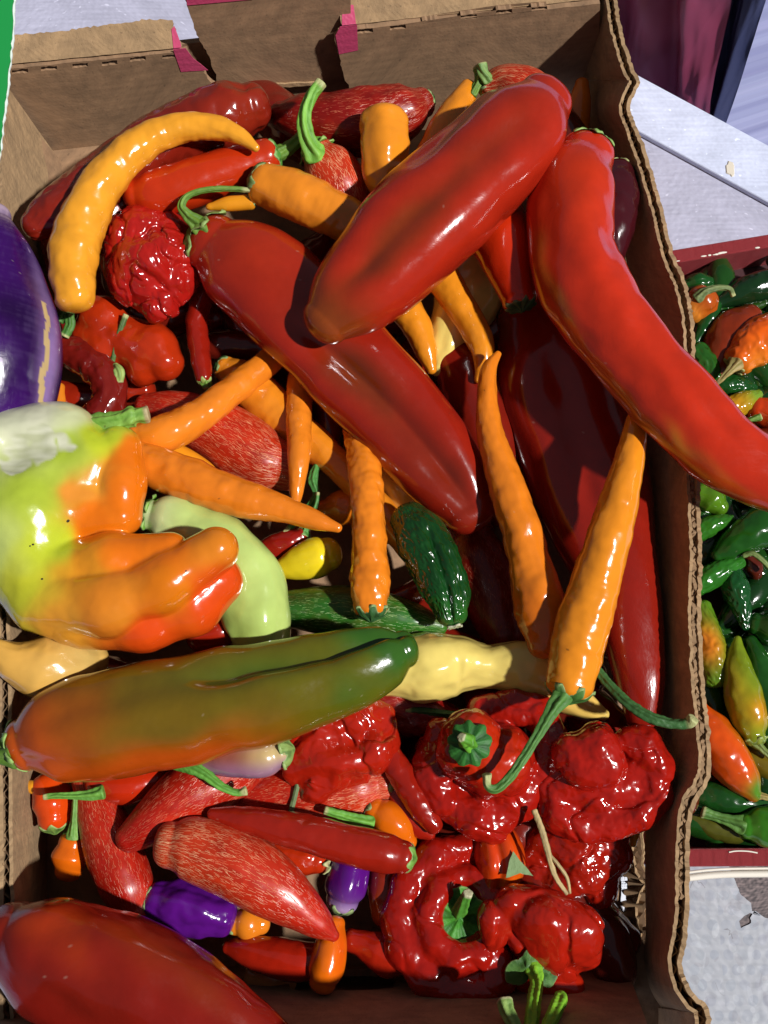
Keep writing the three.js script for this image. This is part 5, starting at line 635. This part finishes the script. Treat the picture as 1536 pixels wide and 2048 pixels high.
// --- dim peppers that fill the depth of the pile
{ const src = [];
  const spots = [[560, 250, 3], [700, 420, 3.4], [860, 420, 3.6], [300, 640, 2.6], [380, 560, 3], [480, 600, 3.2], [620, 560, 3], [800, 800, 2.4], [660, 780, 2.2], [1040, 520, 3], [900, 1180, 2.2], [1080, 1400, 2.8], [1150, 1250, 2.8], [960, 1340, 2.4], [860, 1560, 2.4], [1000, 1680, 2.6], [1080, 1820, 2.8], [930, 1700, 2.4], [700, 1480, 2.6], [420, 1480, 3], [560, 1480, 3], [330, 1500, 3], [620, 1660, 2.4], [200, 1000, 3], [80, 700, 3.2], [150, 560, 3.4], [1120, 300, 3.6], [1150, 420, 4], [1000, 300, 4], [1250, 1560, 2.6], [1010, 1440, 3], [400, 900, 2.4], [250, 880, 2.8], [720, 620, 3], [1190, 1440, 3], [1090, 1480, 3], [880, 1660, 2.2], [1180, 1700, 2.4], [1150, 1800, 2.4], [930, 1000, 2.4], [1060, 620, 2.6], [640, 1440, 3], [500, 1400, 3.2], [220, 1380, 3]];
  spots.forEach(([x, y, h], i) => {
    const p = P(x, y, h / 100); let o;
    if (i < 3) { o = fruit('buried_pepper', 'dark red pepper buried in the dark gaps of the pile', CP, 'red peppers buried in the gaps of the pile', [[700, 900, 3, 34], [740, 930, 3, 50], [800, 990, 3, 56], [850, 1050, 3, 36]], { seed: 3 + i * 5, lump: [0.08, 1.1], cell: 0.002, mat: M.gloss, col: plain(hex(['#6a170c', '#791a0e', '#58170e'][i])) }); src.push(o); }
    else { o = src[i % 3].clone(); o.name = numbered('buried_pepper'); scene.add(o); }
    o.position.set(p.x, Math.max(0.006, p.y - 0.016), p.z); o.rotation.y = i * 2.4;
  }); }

// --- chillies in the red tray
const low = (p) => p.map(([x, y, h, r]) => [x, y, h - 3, r]);
const tr = (label, path, c, o = {}) => fruit(o.name ?? 'green_chilli', label, CH, G.tray, low(path), { cell: 0.0009, lump: [0.07, 1.2], mat: M.gloss, mot: 0.25, col: typeof c === 'function' ? c : plain(c), ...o, stem: o.stem && low(o.stem) });
const DG = hex('#134417'), MG = hex('#255b15'), BG = hex('#437f1e'), YG = hex('#7a8919'), OG = hex('#cf450c');
const wr = { wr: [0.6, 160, 2.4] };
tr('dark green wrinkled chilli end at the back', [[1372, 572, 2.6, 14], [1396, 566, 2.8, 19], [1416, 566, 2.8, 14]], DG, wr);
tr('brown orange chilli with a long curved pale stem', [[1396, 596, 3.2, 26], [1406, 604, 3.2, 32], [1384, 622, 3, 26]], patchy(hex('#a1450e'), [[0.9, 0, 0.3, 180, hex('#cf8028'), 0.8]]), { ...wr, name: 'orange_chilli', stem: [[1394, 598, 4, 12], [1410, 584, 4.4, 8], [1436, 576, 4.6, 6], [1460, 578, 4.6, 5], [1467, 592, 4.5, 5]], stemCol: hex('#76844f') });
tr('slender green chilli pointing down left, just under the curved pale stem', [[1430, 612, 2.8, 14], [1418, 636, 2.8, 20], [1402, 664, 2.6, 16], [1393, 684, 2.6, 8]], DG);
tr('crinkled mid green chilli beside the bent red pepper', [[1396, 706, 3, 22], [1414, 732, 3, 24], [1424, 764, 3, 16]], hex('#245619'), { wr: [0.9, 140, 2.6] });
tr('very dark green broad chilli at the back right', [[1440, 606, 2.8, 12], [1490, 582, 3, 28], [1560, 562, 3, 30]], hex('#133117'));
tr('brick red chilli in shade left of the orange one', [[1500, 636, 2.8, 28], [1460, 668, 2.8, 44], [1436, 720, 2.6, 34], [1432, 760, 2.4, 20]], hex('#79270c'), { name: 'red_chilli' });
tr('orange chilli with a dry brown flared calyx', [[1482, 716, 3.8, 32], [1496, 700, 3.8, 42], [1530, 674, 3.8, 44], [1570, 650, 3.6, 34]], patchy(hex('#d3520c'), [[0.1, 60, 0.3, 60, hex('#d8791e'), 0.8]]), { ...wr, name: 'orange_chilli', blunt: [3, 2], calyx: { r: 22, n: 7, c: hex('#8a7c40') }, stem: [[1474, 726, 4.4, 15], [1462, 738, 4.5, 9], [1448, 752, 4.4, 6], [1434, 766, 4.2, 5]], stemCol: hex('#a08a50'), stemTip: hex('#6a5040') });
tr('dark green pointed chilli lying level under the orange one', [[1428, 776, 3, 14], [1450, 770, 3, 21], [1484, 772, 3, 16], [1510, 775, 3, 6]], DG, wr);
tr('amber chilli with a green tip next to the bent red pepper', [[1432, 830, 3.2, 20], [1460, 818, 3.2, 24], [1496, 800, 3.2, 20], [1518, 788, 3.2, 8]], patchy(hex('#c0820f'), [[0.9, 0, 0.28, 180, hex('#6d9027'), 0.95]]), { name: 'orange_chilli', ...wr });
tr('round orange red chilli at the right frame edge', [[1516, 820, 3, 26], [1550, 830, 3, 36]], hex('#ba370c'), { name: 'orange_chilli' });
tr('dim red chilli behind thin stems at the right edge', [[1500, 880, 2.6, 24], [1540, 890, 2.6, 34], [1560, 900, 2.6, 30]], hex('#6d200c'), { name: 'red_chilli', stem: [[1486, 846, 4, 5], [1506, 838, 4.2, 5], [1520, 834, 4.2, 8]] });
tr('slender green chilli tip under the curved stem shadow', [[1440, 616, 2, 8], [1470, 614, 2.2, 8], [1500, 616, 2.2, 8], [1530, 606, 2, 10]], hex('#254615'));
tr('yellow green chilli behind the carton slit, upper one', [[1296, 960, 2.4, 14], [1306, 990, 2.4, 20], [1312, 1020, 2.4, 14]], hex('#5b711c'));
tr('green chilli behind the carton slit, middle one', [[1304, 1040, 2.4, 14], [1316, 1060, 2.4, 20], [1330, 1076, 2.4, 14]], BG);
tr('long thin pale green chilli behind the carton slit, lowest one', [[1312, 1100, 2.4, 12], [1316, 1150, 2.4, 11], [1316, 1200, 2.3, 8]], hex('#4f763d'));
tr('yellowish green round chilli under the tip of the bent red pepper', [[1400, 990, 3, 24], [1424, 1002, 3, 30], [1440, 1016, 3, 18]], hex('#4d7617'));
tr('green chilli with a pale cut stem pointing right', [[1394, 1066, 3.2, 18], [1420, 1052, 3.3, 20], [1450, 1042, 3.4, 13], [1466, 1037, 3.4, 6]], hex('#2b6419'), wr);
tr('large smooth green chilli slanting up right', [[1434, 1112, 3.4, 14], [1462, 1092, 3.5, 30], [1510, 1062, 3.6, 40], [1570, 1026, 3.6, 42]], hex('#1b4d13'));
tr('bluish dark chilli bit in the gap beside the carton', [[1404, 1086, 2.4, 12], [1420, 1080, 2.4, 13]], hex('#243f39'));
tr('bright green chilli lying left of the crinkled pointed one', [[1392, 1172, 3.2, 20], [1426, 1150, 3.3, 24], [1462, 1132, 3.4, 18], [1482, 1124, 3.4, 10]], hex('#28681b'), wr);
tr('crinkled dark green chilli pointing straight down', [[1456, 1136, 3, 20], [1470, 1176, 3.2, 26], [1484, 1222, 3.2, 17], [1491, 1256, 3.2, 6]], hex('#12441c'), { wr: [0.9, 170, 2.8] });
tr('small dark red chilli at the base of a long pale stem', [[1498, 1120, 2.8, 16], [1508, 1136, 2.8, 18], [1512, 1150, 2.6, 12]], hex('#511a0e'), { name: 'red_chilli', stem: [[1486, 1112, 4.2, 5], [1504, 1107, 4.4, 5], [1524, 1120, 4.4, 5], [1544, 1142, 4.2, 5]], stemCol: hex('#768948') });
tr('orange edged wrinkled green chilli against the carton', [[1404, 1216, 2.8, 18], [1412, 1262, 3, 27], [1424, 1312, 3.1, 32], [1430, 1356, 3.1, 24]], patchy(hex('#4d7619'), [[0.5, 30, 0.22, 60, hex('#cf771c'), 1]]), { wr: [0.7, 170, 2.6] });
tr('long yellow green chilli tip up, its pale stem at the lower right', [[1508, 1470, 3.8, 22], [1502, 1446, 3.8, 34], [1488, 1396, 3.8, 38], [1476, 1340, 3.8, 30], [1474, 1296, 3.8, 15], [1475, 1278, 3.8, 8]], patchy(hex('#6d8117'), [[0.3, 20, 0.14, 60, hex('#c08412'), 0.9], [0.5, -40, 0.3, 40, hex('#a18a18'), 0.7]]), { blunt: [3, 2], calyx: { r: 22, n: 5, c: hex('#768427') }, stem: [[1512, 1484, 3.9, 12], [1522, 1496, 4, 7], [1544, 1516, 4, 6]], stemCol: hex('#7a8942') });
tr('dark green chilli behind the long yellow green one', [[1500, 1284, 2.8, 16], [1520, 1340, 2.9, 32], [1540, 1420, 2.9, 40], [1546, 1480, 2.8, 30]], hex('#184613'));
tr('round green chilli end at the right frame edge', [[1512, 1248, 3, 22], [1536, 1254, 3, 38], [1580, 1260, 3, 40]], hex('#1c4f15'));
tr('large orange red chilli, green at its lower end', [[1396, 1420, 3.6, 22], [1420, 1462, 3.7, 42], [1458, 1520, 3.8, 44], [1492, 1566, 3.8, 32], [1508, 1590, 3.8, 16]], patchy(hex('#c7470c'), [[0.95, -30, 0.13, 80, hex('#4d7b20'), 1], [0.6, -60, 0.3, 25, hex('#c07510'), 0.7]]), { name: 'orange_chilli', stem: [[1510, 1590, 3.9, 9], [1530, 1594, 4, 6], [1550, 1602, 4, 6]], stemCol: hex('#a08a4c') });
tr('dark green chilli in shade below the large orange red one', [[1390, 1584, 2.6, 22], [1440, 1594, 2.8, 30], [1490, 1606, 2.8, 26], [1530, 1612, 2.6, 18]], hex('#164115'));
tr('olive chilli at the right edge behind the orange red one', [[1500, 1516, 2.6, 24], [1540, 1530, 2.6, 30], [1580, 1540, 2.6, 26]], hex('#6a5a14'));
tr('bright green round chilli with a pale green neck near the front rim', [[1494, 1652, 3.4, 26], [1514, 1652, 3.4, 38], [1550, 1656, 3.4, 42], [1600, 1660, 3.4, 36]], hex('#367619'), { stem: [[1486, 1650, 3.6, 20], [1462, 1642, 3.6, 12], [1430, 1632, 3.5, 9], [1406, 1624, 3.4, 12]], stemCol: hex('#5f8d3d') });
tr('brownish green chilli low along the front rim', [[1384, 1636, 2.2, 18], [1420, 1650, 2.2, 24], [1470, 1664, 2.2, 24], [1510, 1670, 2.2, 16]], hex('#4a4a16'));
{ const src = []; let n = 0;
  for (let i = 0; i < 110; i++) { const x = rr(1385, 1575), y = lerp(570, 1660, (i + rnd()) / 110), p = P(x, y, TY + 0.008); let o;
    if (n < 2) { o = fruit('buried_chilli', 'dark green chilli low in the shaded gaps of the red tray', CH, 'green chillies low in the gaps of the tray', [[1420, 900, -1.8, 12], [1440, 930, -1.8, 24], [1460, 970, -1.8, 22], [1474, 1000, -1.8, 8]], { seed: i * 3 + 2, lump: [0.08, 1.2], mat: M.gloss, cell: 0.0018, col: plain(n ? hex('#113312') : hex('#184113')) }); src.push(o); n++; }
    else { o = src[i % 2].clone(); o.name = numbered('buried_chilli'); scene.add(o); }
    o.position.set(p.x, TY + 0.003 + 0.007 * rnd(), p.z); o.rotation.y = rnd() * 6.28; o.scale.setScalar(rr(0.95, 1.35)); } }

renderer.render(scene, camera);
